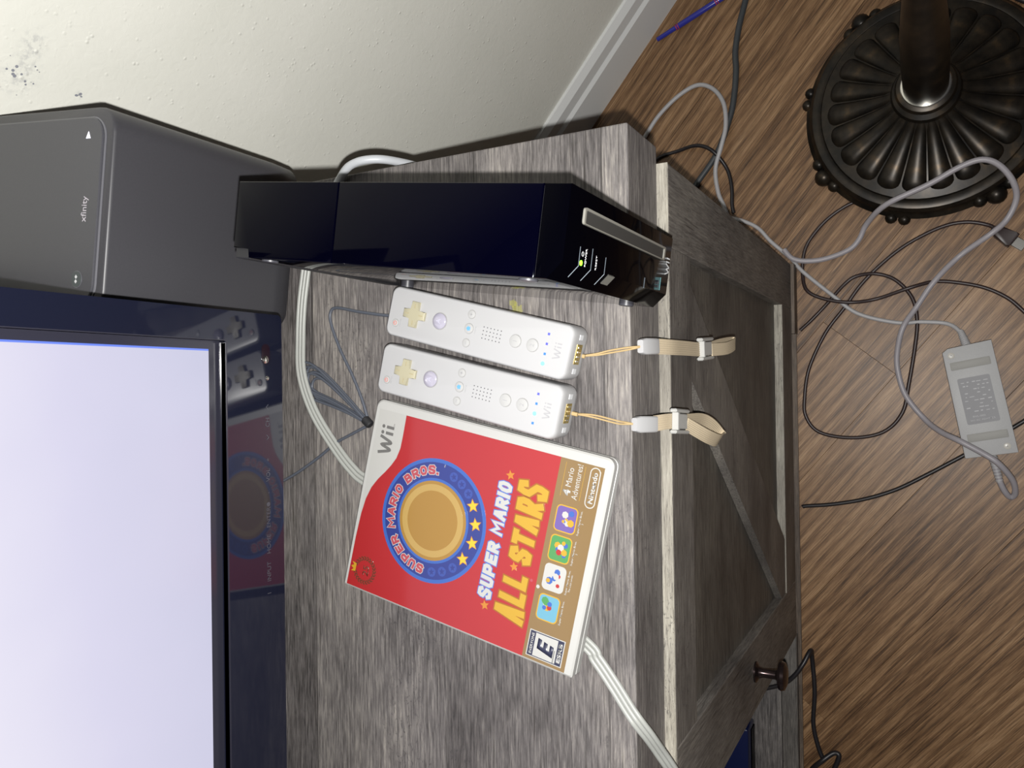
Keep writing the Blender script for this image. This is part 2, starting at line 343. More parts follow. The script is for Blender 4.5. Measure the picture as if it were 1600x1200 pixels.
def logo_bm(width, h, depth=0.00004, thick=0.19):
    """the rounded W-i-i word mark"""
    g = G(); t = h * thick
    W = width * 0.56
    stroke(g, smooth_path([(0, h, 0), (W * 0.13, h * 0.5, 0), (W * 0.25, t * .5, 0), (W * 0.33, t * .5, 0), (W * 0.42, h * 0.5, 0), (W * 0.5, h * 0.78, 0), (W * 0.58, h * 0.5, 0), (W * 0.67, t * .5, 0), (W * 0.75, t * .5, 0), (W * 0.87, h * 0.5, 0), (W, h, 0)], 4), t, 0, depth)
    for x in (W + width * 0.13, W + width * 0.33):
        g.prism([(x - t / 2, 0), (x + t / 2, 0), (x + t / 2, h * 0.62), (x - t / 2, h * 0.62)], 0, depth)
        g.prism(circ(t * 0.62, 14, x, h * 0.88), 0, depth)
    return g.xf(Matrix.Translation((-width * 0.46, -h / 2, 0)))
T = Matrix.Translation
def RX(a): return Matrix.Rotation(a, 4, 'X')
def RZ(a): return Matrix.Rotation(a, 4, 'Z')
FRONT = RX(PI / 2)          # XY lettering -> XZ plane facing -Y
H = 0.625                   # table height: the floor lies at z = -H
mm = 0.001

# ------------------------------------------------------------------ room shell (corner of two walls)
K = Vector((-0.7242, 1.0981, 0)); WA = math.radians(-39.93)
f = G().box(-0.06, 3.0, -2.9, 0.06, -0.05, -0.008).out('floor', MATTEBLACK); f.location = (K.x, K.y, -H); f.rotation_euler = (0, 0, WA)
tag(f, 'brown oak laminate floor', kind='structure')
PW = 0.1118; row0 = -0.4688 + PW * 4
rows = []; y = row0
meshes = {}
def plank(x0, x1, y0, y1):
    key = (round(x1 - x0, 4), round(y1 - y0, 4))
    if key not in meshes:
        b = G().box(0, key[0] - 0.00025, 0, key[1] - 0.00025, -0.008, 0, 0.0002)
        o = b.out('floor_plank', FLOORMAT, f, smooth=False); meshes[key] = o.data
    else: o = link('floor_plank', meshes[key], None, f, smooth=False)
    o.location = (x0, y0, 0)
ks = [(row0, 0.0)] + [(row0 - PW * (i + 1), row0 - PW * i) for i in range(24)]
for i, (ya, yb) in enumerate(ks):
    off = 1.22 if i == 5 - 0 else (0.31 + 0.437 * i) % 1.28
    x = off - 1.28 if off > 0.02 else off
    xs = [x + 1.28 * j for j in range(5)]
    for a, b_ in zip(xs, xs[1:]):
        a2, b2 = max(a, 0.0), min(b_, 2.98)
        if b2 - a2 > 0.03: plank(a2, b2, ya, yb)
w1 = G().box(-0.12, 3.0, 0, 0.1, 0, 2.5).out('wall_right', None, smooth=False); w1.location = (K.x, K.y, -H); w1.rotation_euler = (0, 0, WA)
def wall_spk():
    m = wall_material(True); return m
# the wall's object space has z = 0 at the floor: shift marks accordingly inside the material via mapping
w1.data.materials.append(wall_spk()); tag(w1, 'cream textured wall with dark scuff marks', kind='structure')
w1.location.z = 0; 
for v_ in w1.data.vertices: v_.co.z -= H
w2 = G().box(-0.1, 0.0, -3.0, 0.0, -H, 2.5 - H).out('wall_left', wall_material(False), smooth=False); w2.location = (K.x, K.y, 0); w2.rotation_euler = (0, 0, WA)
tag(w2, 'cream textured wall behind the television', kind='structure')
prof = [(0.0, 0.0), (-0.014, 0.0), (-0.014, 0.066), (-0.010, 0.072), (-0.010, 0.090), (-0.004, 0.100), (0.0, 0.100)]
b1 = G().prism(prof, 0.014, 2.98, axis='x').out('baseboard_right', BASEBOARD, smooth=False); b1.location = (K.x, K.y, -H); b1.rotation_euler = (0, 0, WA)
tag(b1, 'white painted baseboard', kind='structure')
b2 = G().prism([(-p[0], p[1]) for p in prof], -2.9, 0.0, axis='y').out('baseboard_left', BASEBOARD, smooth=False); b2.location = (K.x, K.y, -H); b2.rotation_euler = (0, 0, WA)
tag(b2, 'white painted baseboard on the wall behind the television', kind='structure')

# ------------------------------------------------------------------ television stand
TL = -1.25; FY = -0.008; BY = -0.012; DB = -0.598
st = thing('television_stand', 'grey weathered wood television stand with framed braced door', 'tv stand', (-0.6, 0.2, -H))
# object coordinates of the wood materials are the stand's own; the stain mask is written for world axes, so keep those
def world_part(name, g, m, parent=None):
    o = g.out(name, m, parent or st, smooth=False); o.matrix_local = T((0.6, -0.2, H)) if (parent is None) else Matrix.Identity(4); return o
top = world_part('table_top', G().box(TL, 0.0, 0.0, 0.42, -0.060, 0.0, 0.0012, 2), GREYWOOD)
world_part('side_panel', G().box(-0.034, -0.014, 0.010, 0.40, -H, -0.060), FRONTWOOD)
world_part('side_panel', G().box(TL + 0.014, TL + 0.034, 0.010, 0.40, -H, -0.060), FRONTWOOD)
world_part('divider', G().box(-0.506, -0.486, 0.010, 0.40, DB, -0.060), FRONTWOOD)
world_part('divider', G().box(-0.84, -0.82, 0.010, 0.40, DB, -0.060), FRONTWOOD)
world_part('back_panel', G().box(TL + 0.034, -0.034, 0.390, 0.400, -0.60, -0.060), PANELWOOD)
world_part('bottom_shelf', G().box(TL + 0.034, -0.034, 0.0125, 0.390, -0.612, -0.5985), GREYWOOD)
world_part('front_ledge', G().box(-0.84, -0.506, FY, 0.012, -0.612, DB, 0.0008), FRONTWOOD)
world_part('base_rail', G().box(TL + 0.11, -0.105, BY, 0.010, -0.6165, -0.6125), BASEWOOD)
world_part('foot', G().box(-0.105, -0.012, BY, 0.010, -H, -0.6005), BASEWOOD)
world_part('foot', G().box(TL + 0.014, TL + 0.11, BY, 0.010, -H, -0.6005), BASEWOOD)
def door(x0, x1, knob_x, flip):
    d = bpy.data.objects.new('door', None); COL.objects.link(d); d.parent = st; d.matrix_local = T((0.6, -0.2, H))
    sw = 0.060; lw = 0.073; zt = -0.0605; zb = -0.600
    a, b = (x1 - sw, x0 + lw) if not flip else (x1 - lw, x0 + sw)
    def dp(name, g, m): o = g.out(name, m, d, smooth=False); return o
    dp('stile', G().box(a, x1, FY, 0.0095, zb, zt, 0.0008), STILEWOOD); dp('stile', G().box(x0, b, FY, 0.0095, zb, zt, 0.0008), STILEWOOD)
    dp('top_rail', G().box(b, a, FY, 0.0095, -0.115, zt, 0.0008), FRONTWOOD); dp('bottom_rail', G().box(b, a, FY, 0.0095, zb, -0.530, 0.0008), FRONTWOOD)
    dp('lit_edge_strip', G().box(x0, x1, FY + 0.0002, 0.0095, zt - 0.0005, zt + 0.0004), LITEDGEWOOD); dp('lit_edge_strip', G().box(b, a, FY + 0.0002, 0.0019, -0.5305, -0.5296), LITEDGEWOOD)  # added thin strips, their pale colour paints the flash light on ledge tops
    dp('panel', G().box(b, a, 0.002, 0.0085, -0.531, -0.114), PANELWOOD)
    if not flip: q = [(-0.166, -0.115), (-0.090, -0.115), (-0.366, -0.530), (b, -0.530), (b, -0.502)]
    else: q = [(b + 0.091, -0.115), (b + 0.015, -0.115), (b + 0.291, -0.530), (a, -0.530), (a, -0.502)]
    dp('brace', G().prism(q, -0.0066, 0.0015, axis='y'), FRONTWOOD)
    kb = G().lathe([(0.0105, 0), (0.0105, 0.0015), (0.006, 0.004), (0.0045, 0.008), (0.0045, 0.020), (0.006, 0.022), (0.0135, 0.0235), (0.0145, 0.026), (0.0135, 0.029), (0.009, 0.031), (0.004, 0.0315)], seg=28)
    kb.xf(T((knob_x, FY, -0.333)) @ RX(PI / 2)); kb.out('knob', KNOB, d)
    return d
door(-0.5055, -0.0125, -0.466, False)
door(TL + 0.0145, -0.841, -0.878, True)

# ------------------------------------------------------------------ television
TVR, TVL, TVB, TVT, TVY = -0.118, -0.900, 0.070, 0.555, 0.239
tv = thing('television', 'flat television with glossy black bezel and glowing white screen', 'television', (-0.51, 0.30, 0.0))
TVM = T((0.51, -0.30, 0.0))
def tvp(name, g, m, parent=None, smooth=True):
    o = g.out(name, m, parent or tv, smooth); o.matrix_local = TVM if parent is None else Matrix.Identity(4); return o
ix0, ix1, iz0, iz1 = TVL + 0.0205, -0.1385, 0.1205, 0.532
def ring(outer, inner, y0, y1):
    g = G(); n = len(outer)
    o0 = [g.bm.verts.new((p[0], y0, p[1])) for p in outer]; i0 = [g.bm.verts.new((p[0], y0, p[1])) for p in inner]
    o1 = [g.bm.verts.new((p[0], y1, p[1])) for p in outer]; i1 = [g.bm.verts.new((p[0], y1, p[1])) for p in inner]
    for i in range(n):
        j = (i + 1) % n
        for a, b in ((o0, i0), (i0, i1), (i1, o1), (o1, o0)): g.bm.faces.new((a[i], a[j], b[j], b[i]))
    return g
def rr2(x0, x1, z0, z1, r, n=5): return [((x0 + x1) / 2 + p[0], (z0 + z1) / 2 + p[1]) for p in rrect(x1 - x0, z1 - z0, r, n)]
tvp('bezel', ring(rr2(TVL, TVR, TVB, TVT, 0.004), rr2(ix0, ix1, iz0, iz1, 0.0015), TVY, TVY + 0.030), TVBLACK)
tvp('bezel_lip', ring(rr2(ix0 - 0.0007, ix1 + 0.0007, iz0 - 0.0007, iz1 + 0.0007, 0.002), rr2(ix0, ix1, iz0, iz1, 0.0015), TVY - 0.0008, TVY + 0.004), mat('bezel_lip_grey', (0.02, 0.02, 0.03), 0.3))
tvp('screen_border', G().box(ix0, ix1, TVY + 0.005, TVY + 0.010, iz0, iz1), mat('screen_mask_black', (0.02, 0.02, 0.03), 0.18))
def screen_mat():
    m = mat('lit_screen', (0.02, 0.02, 0.03), 0.25); g = N(m); v = g.obj()
    sep = g.n('ShaderNodeSeparateXYZ'); g.l(v, sep.inputs[0])
    n1 = g.noise(v, 9, 3, 0.5)
    fz = g.math('MULTIPLY', g.math('SUBTRACT', sep.outputs['Z'], 0.13), 3.2)
    fx = g.math('MULTIPLY', g.math('SUBTRACT', -0.145, sep.outputs['X']), 0.55)
    t = g.math('ADD', g.math('ADD', fz, fx), g.math('MULTIPLY', g.math('SUBTRACT', n1, 0.5), 0.25), clamp=True)
    c = g.ramp(t, [(0.0, (0.60, 0.60, 0.76)), (0.35, (0.72, 0.70, 0.86)), (0.75, (0.93, 0.90, 0.97)), (1.0, (1.0, 0.97, 0.99))])
    g.l(c, g.b.inputs['Emission Color']); g.b.inputs['Emission Strength'].default_value = 0.66
    return m
tvp('screen', G().box(TVL + 0.028, -0.1455, TVY + 0.0035, TVY + 0.006, 0.131, 0.524), screen_mat())
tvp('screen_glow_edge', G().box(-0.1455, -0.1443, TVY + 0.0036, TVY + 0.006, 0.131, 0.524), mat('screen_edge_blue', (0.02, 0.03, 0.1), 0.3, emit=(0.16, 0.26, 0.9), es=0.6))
tvp('back_shell', G().loft([[(x, TVY + 0.030, z) for x, z in rr2(TVL + 0.004, TVR - 0.004, TVB + 0.004, TVT - 0.004, 0.01)], [(x, TVY + 0.040, z) for x, z in rr2(TVL + 0.05, TVR - 0.15, TVB + 0.04, TVT - 0.03, 0.02)], [(x, TVY + 0.075, z) for x, z in rr2(TVL + 0.10, TVR - 0.20, TVB + 0.06, TVT - 0.06, 0.03)]]), MATTEBLACK)
tvp('stand_neck', G().box(-0.58, -0.44, 0.312, 0.345, 0.012, 0.16, 0.006, 2), MATTEBLACK)
tvp('stand_base', G().levels([(0.0, 0.30, 0.10, 0.045), (0.008, 0.30, 0.10, 0.045), (0.013, 0.28, 0.085, 0.04)], -0.51, 0.366), TVBLACK)
sens = tvp('sensor_window', G().prism([((-0.1464) + p[0], 0.0853 + p[1]) for p in rrect(0.0145, 0.0075, 0.0037)], TVY - 0.0002, TVY + 0.001, axis='y'), mat('sensor_dark_red', (0.012, 0.006, 0.010), 0.1))
g = G(); bmesh.ops.create_uvsphere(g.bm, u_segments=16, v_segments=8, radius=0.0034); g.xf(T((-0.1502, TVY + 0.0008, 0.0854)) @ Matrix.Diagonal((1, 0.5, 1, 1))); g.out('sensor_lens', CHROME, sens)
g = G(); bmesh.ops.create_uvsphere(g.bm, u_segments=12, v_segments=6, radius=0.0017); g.xf(T((-0.1632, TVY + 0.0002, 0.0838)) @ Matrix.Diagonal((1, 0.5, 1, 1))); tvp('status_light', g, LEDHALF if False else CHROME)
for s, x, sz in (('CH', -0.1943, .0034), ('VOL', -0.2312, .0034), ('ENTER', -0.2608, .0034), ('HOME', -0.2796, .0034), ('INPUT', -0.2989, .0034), ('+', -0.2204, .003), ('-', -0.2438, .003), ('I', -0.3142, .0034)):
    tvp('button_print', text_bm(s, sz, 0.0, depth=0.0001).xf(T((x, TVY - 0.00005, 0.0845)) @ FRONT), PRINTGREY, smooth=False)
for x, sgn in ((-0.1835, 1), (-0.2048, -1)):
    g = G(); stroke(g, [(-0.0018, -0.001 * sgn), (0, 0.001 * sgn), (0.0018, -0.001 * sgn)], 0.0005, 0, 0.0001); tvp('button_print', g.xf(T((x, TVY - 0.00005, 0.0845)) @ FRONT), PRINTGREY, smooth=False)
g = G(); g.prism(circ(0.0016, 16), 0, 0.0001); tvp('button_print', g.xf(T((-0.2518, TVY - 0.00005, 0.0845)) @ FRONT), PRINTGREY, smooth=False)

# ------------------------------------------------------------------ internet gateway tower
gw = thing('internet_gateway', 'charcoal internet gateway tower with rounded top panel behind the television', 'router', (-0.054, 0.354, 0.0), math.radians(-7.6))
gw.location = Vector((0.012, 0.281, 0)) + (RZ(math.radians(-7.6)) @ Vector((-0.068, 0.0815, 0)))
hb = 0.166
G().levels([(0.0, 0.126, 0.147, 0.012), (0.003, 0.134, 0.155, 0.016), (0.02, 0.136, 0.157, 0.017), (hb - 0.0025, 0.136, 0.157, 0.017), (hb - 0.0008, 0.1352, 0.1562, 0.0168), (hb, 0.1335, 0.1545, 0.016)], n=8).out('body', GATEWAY, gw, ang=50)
G().levels([(hb - 0.002, 0.123, 0.143, 0.014), (hb + 0.0006, 0.123, 0.143, 0.014), (hb + 0.0009, 0.1222, 0.1422, 0.0138)], n=8).out('top_rim', GATELINE, gw)
tp = G().levels([(hb - 0.002, 0.1212, 0.1412, 0.0134), (hb + 0.0018, 0.1212, 0.1412, 0.0134), (hb + 0.0024, 0.1198, 0.1398, 0.0128)], n=8).out('top_panel', GATEWAYTOP, gw)
gi = gw.matrix_basis.inverted() if False else (T(gw.location) @ RZ(math.radians(-7.6))).inverted()
def gwl(x, y): p = gi @ Vector((x, y, 0)); return p.x, p.y
ax_, ay_ = gwl(-0.0035, 0.309)
G().prism([(ax_ - 0.0020, ay_ - 0.0023), (ax_ + 0.0024, ay_), (ax_ - 0.0020, ay_ + 0.0023)], hb + 0.0024, hb + 0.0026).out('status_light', LEDWHITE, tp, smooth=False)
bx_, by_ = gwl(-0.0965, 0.3235)
g = G().prism(circ(0.0052, 28, bx_, by_), hb + 0.0022, hb + 0.0030); G().prism(circ(0.0057, 28, bx_, by_), hb + 0.0022, hb + 0.0026).out('button_ring', GATELINE, tp, smooth=False); bt = g.out('pairing_button', mat('button_dark_green_grey', (0.05, 0.06, 0.062), 0.4), tp)
for k in (-1, 1):
    G().prism([(bx_ + k * 0.0015 + dx, by_ + dy) for dx, dy in ((-0.0013, 0), (0, -0.0013), (0.0013, 0), (0, 0.0013))], hb + 0.0030, hb + 0.0032).out('diamond', PRINTWHITE, bt, smooth=False)
tx_, ty_ = gwl(-0.051, 0.3150)
text_bm('xfinity', 0.0054, 0.0, width=0.0168, depth=0.0001).xf(T((tx_, ty_, hb + 0.0024))).out('brand_print', mat('brand_print_lilac', (0.46, 0.43, 0.48), 0.4), tp, smooth=False)

# ------------------------------------------------------------------ game console
cn = thing('game_console', 'glossy black game console standing upright on the stand', 'game console', (-0.0799, -0.0298, 0.0), -0.1441)
Z0, Z1 = 0.0016, 0.157
def plan(y0, y1, ins=0.0):
    return [(-ins, y0), (-ins, y1), (-0.044 + ins, y1), (-0.044 + ins, y0)]
front = [(0, 0), (0, 0.0138), (-0.044, 0.0138), (-0.044, 0.0074), (-0.0353, 0)]
fp = G().prism(front, Z0, Z1, 0.0006).out('front_panel', GLOSSBLACK, cn)
G().prism(plan(0.0142, 0.1384), Z0, Z1, 0.0005).out('main_shell', TOPBLACK, cn)
G().prism([(0, 0.1388), (0, 0.2154), (-0.0385, 0.2154), (-0.0385, 0.2025), (-0.044, 0.2025), (-0.044, 0.1388)], Z0, Z1, 0.0005).out('rear_shell', TOPBLACK, cn)
G().prism(plan(0.0120, 0.2020, 0.001), Z0 + 0.001, Z1 - 0.0012).out('core', MATTEBLACK, cn)
G().box(-0.0445, -0.0380, 0.2030, 0.2156, 0.010, Z1 - 0.002, 0.0006).out('rear_corner_cover', MATTEBLACK, cn)
def fr(name, g, m, y=0.0, parent=None, smooth=False): return g.xf(T((0, y, 0)) @ FRONT).out(name, m, parent or fp, smooth)
# on the front face: x stays x, lettering y becomes z
def fxy(pts): return pts
sl = ring([(-0.01175 + p[0], 0.0787 + p[1]) for p in rrect(0.0080, 0.1245, 0.0016, 4)], [(-0.01205 + p[0], 0.0790 + p[1]) for p in rrect(0.0062, 0.1205, 0.0008, 4)], -0.0012, 0.0004).out('disc_slot_frame', SILVER, fp, smooth=False)
G().box(-0.01515, -0.00896, -0.0006, 0.0002, 0.0195, 0.1385).out('disc_slot', SLOTGREY, fp, smooth=False)
# button outlines: straight on the face, bent over the chamfered corner
cd = Vector((-0.044 + 0.0353, 0.0074, 0)).normalized()
for z, xr in ((0.1395, -0.0262), (0.1246, -0.0250), (0.1068, -0.0268)):
    g = G().box(-0.0353, xr, -0.00018, 0.0002, z - 0.0002, z + 0.0002)
    a = Vector((-0.0353, -0.00015, z)); b = a + cd * 0.0075
    g.tube([a, b], 0.00022, 5); g.out('button_outline', SEAM, fp, smooth=False)
for z in (0.0449,): G().box(-0.0357, -0.0297, -0.00018, 0.0002, z - 0.0002, z + 0.0002).out('button_outline', SEAM, fp, smooth=False)
G().prism(circ(0.0013, 16, -0.0337, 0.1372), -0.0004, 0.0002, axis='y').out('power_light', LEDGREEN, fp, smooth=False)
fr('power_print', text_bm('POWER', 0.0019, 0.01, width=0.0088, depth=0.0001).xf(T((-0.0305, 0.1318, 0))), PRINTWHITE)
g = G(); stroke(g, [(-0.0292 + p[0], 0.1358 + p[1]) for p in circ(0.0011, 12)], 0.0003, 0, 0.0001); fr('power_print', g, PRINTWHITE)
fr('reset_print', text_bm('RESET', 0.0017, 0.005, width=0.0072, depth=0.0001).xf(T((-0.0312, 0.1185, 0))), PRINTWHITE)
fr('card_print', text_bm('SD', 0.0016, 0.0, width=0.0045, depth=0.0001).xf(T((-0.0305, 0.0200, 0))), PRINTGREY)
G().box(-0.0340, -0.0262, -0.00018, 0.0002, 0.0160, 0.0165).out('card_line', mat('card_line_teal', (0.10, 0.24, 0.26), 0.4), fp, smooth=False)
fr('brand_print', logo_bm(0.0110, 0.0060, 0.0001, 0.14).xf(T((-0.0180, 0.0062, 0))), PRINTWHITE)
G().prism([(-0.0005, -0.0045), (0.0005, -0.0035), (0.0005, 0.0035), (-0.0005, 0.0045)], 0.0, 0.006, axis='x').xf(T((-0.0396, 0.0034, 0.098)) @ RZ(math.atan2(cd.y, cd.x) + PI)).out('eject_button', mat('eject_grey', (0.11, 0.11, 0.10), 0.35), fp, smooth=False)
for y, z in ((0.022, 0.147), (0.022, 0.012), (0.195, 0.147), (0.195, 0.012)):
    G().lathe([(0.0048, 0), (0.0048, 0.0010), (0.0036, 0.0014)], seg=18).xf(T((-0.044, y, z)) @ Matrix.Rotation(-PI / 2, 4, 'Y')).out('side_foot', FOOTGREY, cn)
for y in (0.030, 0.185):
    for x in (-0.008, -0.036): G().lathe([(0.0035, 0), (0.0035, 0.0018)], seg=14).xf(T((x, y, 0.0))).out('bottom_foot', FOOTGREY, cn)

# ------------------------------------------------------------------ remote controllers
def remote(name, label, loc, rz, lit, strap):
    r = thing(name, label, 'remote', (*loc, 0.0), rz, 'white remote controllers')
    lv = [(0.0, 22, 136, 6), (0.8, 26, 139, 6), (3.0, 31, 143, 6), (6.5, 34.6, 146.4, 6), (11, 36.0, 148, 6), (25.5, 36.2, 148, 6), (28.6, 35.8, 147.6, 6), (30.0, 34.9, 146.4, 5.5), (30.7, 33.4, 144.6, 5), (30.8, 32.4, 143.6, 4.6)]
    body = G().levels([tuple(v * mm for v in q) for q in lv], 0, -0.0712, 6).out('body', WHITE, r, ang=50)
    zt = 0.0308
    def part(n, g, m, sm=True, parent=None): return g.out(n, m, parent or r, sm)
    def round_button(n, x, y, rad, hgt, m):
        G().prism(circ(rad + 0.0003, 28, x, y), zt - 0.0002, zt + 0.00015).out('button_surround', ENGRAVE, r, smooth=False)
        return part(n, G().prism(circ(rad, 28, x, y), zt - 0.0005, zt + hgt, 0.0003), m)
    c = (0.0008, -0.0216); a, w = 0.0092, 0.0031
    cross = [(w, w), (a, w), (a, -w), (w, -w), (w, -a), (-w, -a), (-w, -w), (-a, -w), (-a, w), (-w, w), (-w, a), (w, a)]
    dp = part('direction_pad', G().prism([(c[0] + x, c[1] + y) for x, y in cross][::-1], zt - 0.0004, zt + 0.0022, 0.0004), YELLOWED)
    for dx, dy in ((0.006, 0), (-0.006, 0), (0, 0.006), (0, -0.006)):
        G().box(c[0] + dx - (0.0016 if dx else 0.0004), c[0] + dx + (0.0016 if dx else 0.0004), c[1] + dy - (0.0016 if dy else 0.0004), c[1] + dy + (0.0016 if dy else 0.0004), zt + 0.0022, zt + 0.00235).out('ridge', mat('yellowed_shade', (0.33, 0.29, 0.18), 0.5), dp, smooth=False)
    p = round_button('power_button', -0.0082, -0.0058, 0.0026, 0.0006, BUTTON)
    g = G(); stroke(g, [(-0.0082 + q[0], -0.0058 + q[1]) for q in circ(0.0013, 18)] + [(-0.0069, -0.0058)], 0.0004, zt + 0.0006, zt + 0.0007); g.box(-0.0084, -0.0080, -0.0058, -0.0042, zt + 0.0006, zt + 0.0007); g.out('power_symbol', REDMARK, p, smooth=False)
    part('power_print', text_bm('POWER', 0.0010, 0, width=0.0055, depth=0.00008).xf(T((-0.0072, -0.0098, zt))), LOGOGREY, False)
    ab = part('a_button', G().lathe([(0.0056, -0.0004), (0.0056, 0.0010), (0.0050, 0.0016), (0.0030, 0.0020), (0.0008, 0.0021)], (0.0005, -0.0432, zt), 32), CLEARBTN)
    G().prism(circ(0.0061, 32, 0.0005, -0.0432), zt - 0.0003, zt + 0.00012).out('button_surround', ENGRAVE, r, smooth=False)
    text_bm('A', 0.0034, 0.0, depth=0.0001).xf(T((0.0005, -0.0432, zt + 0.0021))).out('letter', mat('letter_lilac', (0.42, 0.41, 0.50), 0.4), ab, smooth=False)
    for n, x, s in (('plus_button', 0.0102, '+'), ('minus_button', -0.0096, '-')):
        b = round_button(n, x, -0.0677, 0.0028, 0.0007, BUTTON)
        g = G(); g.box(x - 0.0012, x + 0.0012, -0.0679, -0.0675, zt + 0.0007, zt + 0.0008)
        if s == '+': g.box(x - 0.0002, x + 0.0002, -0.0689, -0.0665, zt + 0.0007, zt + 0.0008)
        g.out('symbol', LOGOGREY, b, smooth=False)
    hbn = round_button('home_button', 0.0004, -0.0677, 0.0034, 0.0007, BUTTON)
    g = G().prism([(0.0004 + x, -0.0677 + y) for x, y in ((-0.0013, -0.0013), (0.0013, -0.0013), (0.0013, 0.0003), (0.0019, 0.0003), (0, 0.0018), (-0.0019, 0.0003), (-0.0013, 0.0003))], zt + 0.0007, zt + 0.0008); g.out('home_symbol', BLUEMARK, hbn, smooth=False)
    part('home_print', text_bm('HOME', 0.0010, 0, width=0.0050, depth=0.00008).xf(T((0.0004, -0.0728, zt))), LOGOGREY, False)
    g = G()
    for i in range(6):
        for j in range(4):
            if i in (0, 5) and j in (1, 2) and False: continue
            g.prism(circ(0.00042, 8, -0.0038 + j * 0.00255, -0.0792 - i * 0.00275), zt - 0.0001, zt + 0.00006)
    part('speaker_holes', g, DARKDOT, False)['kind'] = 'stuff'
    for s, y in (('1', -0.1049), ('2', -0.1179)):
        b = round_button('number_button', -0.0003, y, 0.0042, 0.0009, BUTTON)
        text_bm(s, 0.0030, 0.0, depth=0.0001).xf(T((-0.0003, y, zt + 0.0009))).out('numeral', LOGOGREY, b, smooth=False)
    for k, x in enumerate((-0.0102, -0.0038, 0.0028, 0.0093)):
        m = (LEDOFF, LEDHALF, LEDON)[lit[k]]
        if lit[k] == 2: g = G().prism(circ(0.0014, 18, x, -0.1279), zt - 0.0003, zt + 0.0002)
        else: g = G().box(x - 0.0008, x + 0.0008, -0.1287, -0.1271, zt - 0.0003, zt + 0.00015)
        part('player_light', g, m, False)
    part('brand_print', logo_bm(0.0112, 0.0050, 0.00008, 0.17).xf(T((-0.0002, -0.1361, zt))), LOGOGREY, False)
    # connector end
    ye = -0.1452
    cp = part('connector_port', G().box(-0.0066, 0.0066, ye - 0.0004, ye + 0.003, 0.0145, 0.0222), GOLDPIN, False)
    for x in (-0.0045, -0.0015, 0.0015, 0.0045): G().box(x - 0.0004, x + 0.0004, ye - 0.0007, ye - 0.0003, 0.0165, 0.0205).out('contact', CHROME, cp, smooth=False)
    for x in (-0.0112, 0.0112): part('latch_window', G().box(x - 0.0017, x + 0.0017, ye - 0.0003, ye + 0.001, 0.0160, 0.0208), PRINTWHITE, False)
    # wrist strap (points are given in room coordinates)
    inv = (T((*loc, 0)) @ RZ(rz)).inverted()
    Lc = lambda pts: [inv @ Vector(q) for q in pts]
    ws = bpy.data.objects.new('wrist_strap', None); COL.objects.link(ws); ws.parent = r; ws.empty_display_size = 0.01
    cp = smooth_path(Lc(strap['cord']), 5)
    for k in (-1, 1):
        q = [v + Vector((k * 0.0009 * math.sin(min(i / (len(cp) - 1), 1) * PI), 0, 0.0)) for i, v in enumerate(cp)]
        G().tube(q, 0.00062, 6).out('cord', BEIGECORD, ws)
    G().tube([cp[0] + Vector((0, 0.003, 0)), cp[0] + Vector((0, -0.002, -0.0006))], 0.0014, 8).out('cord_knot', BEIGECORD, ws)
    def along(a, b, w, t, rr, name, m, taper=1.0):
        """block from a to b, width w across (room x), thickness t"""
        a, b = Vector(a), Vector(b); d = (b - a).normalized(); xa = Vector((1, 0, 0)); xa = (xa - d * xa.dot(d)).normalized(); n = d.cross(xa)
        lvl = [(0.0, w * 0.78 * taper, t * 0.7), (0.18, w, t), (0.85, w, t), (1.0, w * 0.97, t * 0.85)]
        rings = []
        for k, ww, tt in lvl:
            c_ = a + (b - a) * k; rings.append([tuple(inv @ (c_ + xa * x + n * y)) for x, y in rrect(ww, tt, min(ww, tt) * rr, 3)])
        return G().loft(rings).out(name, m, ws)
    along(*strap['clip'], 0.0108, 0.0062, 0.25, 'clip', WHITE)
    def webbing(path, w, t, name, wdir=None):
        P = smooth_path(path, 6); rings = []
        for i, c_ in enumerate(P):
            d = (P[min(i + 1, len(P) - 1)] - P[max(i - 1, 0)]).normalized()
            xa = Vector(wdir(i / (len(P) - 1)) if wdir else (1, 0, 0)); xa = (xa - d * xa.dot(d)).normalized(); n = d.cross(xa)
            rings.append([tuple(inv @ (c_ + xa * x + n * y)) for x, y in [(w * (-.5 + q_ / 14), -t * (.5 if q_ % 2 else .28)) for q_ in range(15)] + [(w * (.5 - q_ / 14), t * (.5 if q_ % 2 else .28)) for q_ in range(15)]])
        return G().loft(rings).out(name, STRAPMAT, ws, smooth=False)
    webbing(strap['strap'], 0.0105, 0.0016, 'webbing')
    webbing(strap['end'], 0.0098, 0.0012, 'webbing_loop', strap['wdir'])
    A, B = Vector(strap['buckle'][0]), Vector(strap['buckle'][1]); d = (B - A).normalized(); xa = Vector((1, 0, 0)); xa = (xa - d * xa.dot(d)).normalized(); n = d.cross(xa)
    if n.y > 0: n = -n
    def bb(u0, u1, x0, x1, n0, n1, bev):
        g = G().box(x0, x1, u0, u1, n0, n1, bev); M = Matrix.Identity(4)
        for i in range(3): M[i][0] = xa[i]; M[i][1] = d[i]; M[i][2] = n[i]; M[i][3] = A[i]
        return g.xf(inv @ M)
    L = (B - A).length
    bk = bb(L * 0.25, L * 0.85, -0.0052, 0.0052, -0.0012, 0.0032, 0.0006).out('buckle', WARMWHITE, ws)
    for s in (-1, 1): bb(0, L, s * 0.0072 - 0.0013, s * 0.0072 + 0.0013, -0.0016, 0.0036, 0.0009).out('buckle_side', WARMWHITE, ws)
    bb(L * 0.12, L * 0.25, -0.0060, 0.0060, -0.0010, 0.0036, 0.0004).out('buckle_bar', WARMWHITE, ws)
    return r
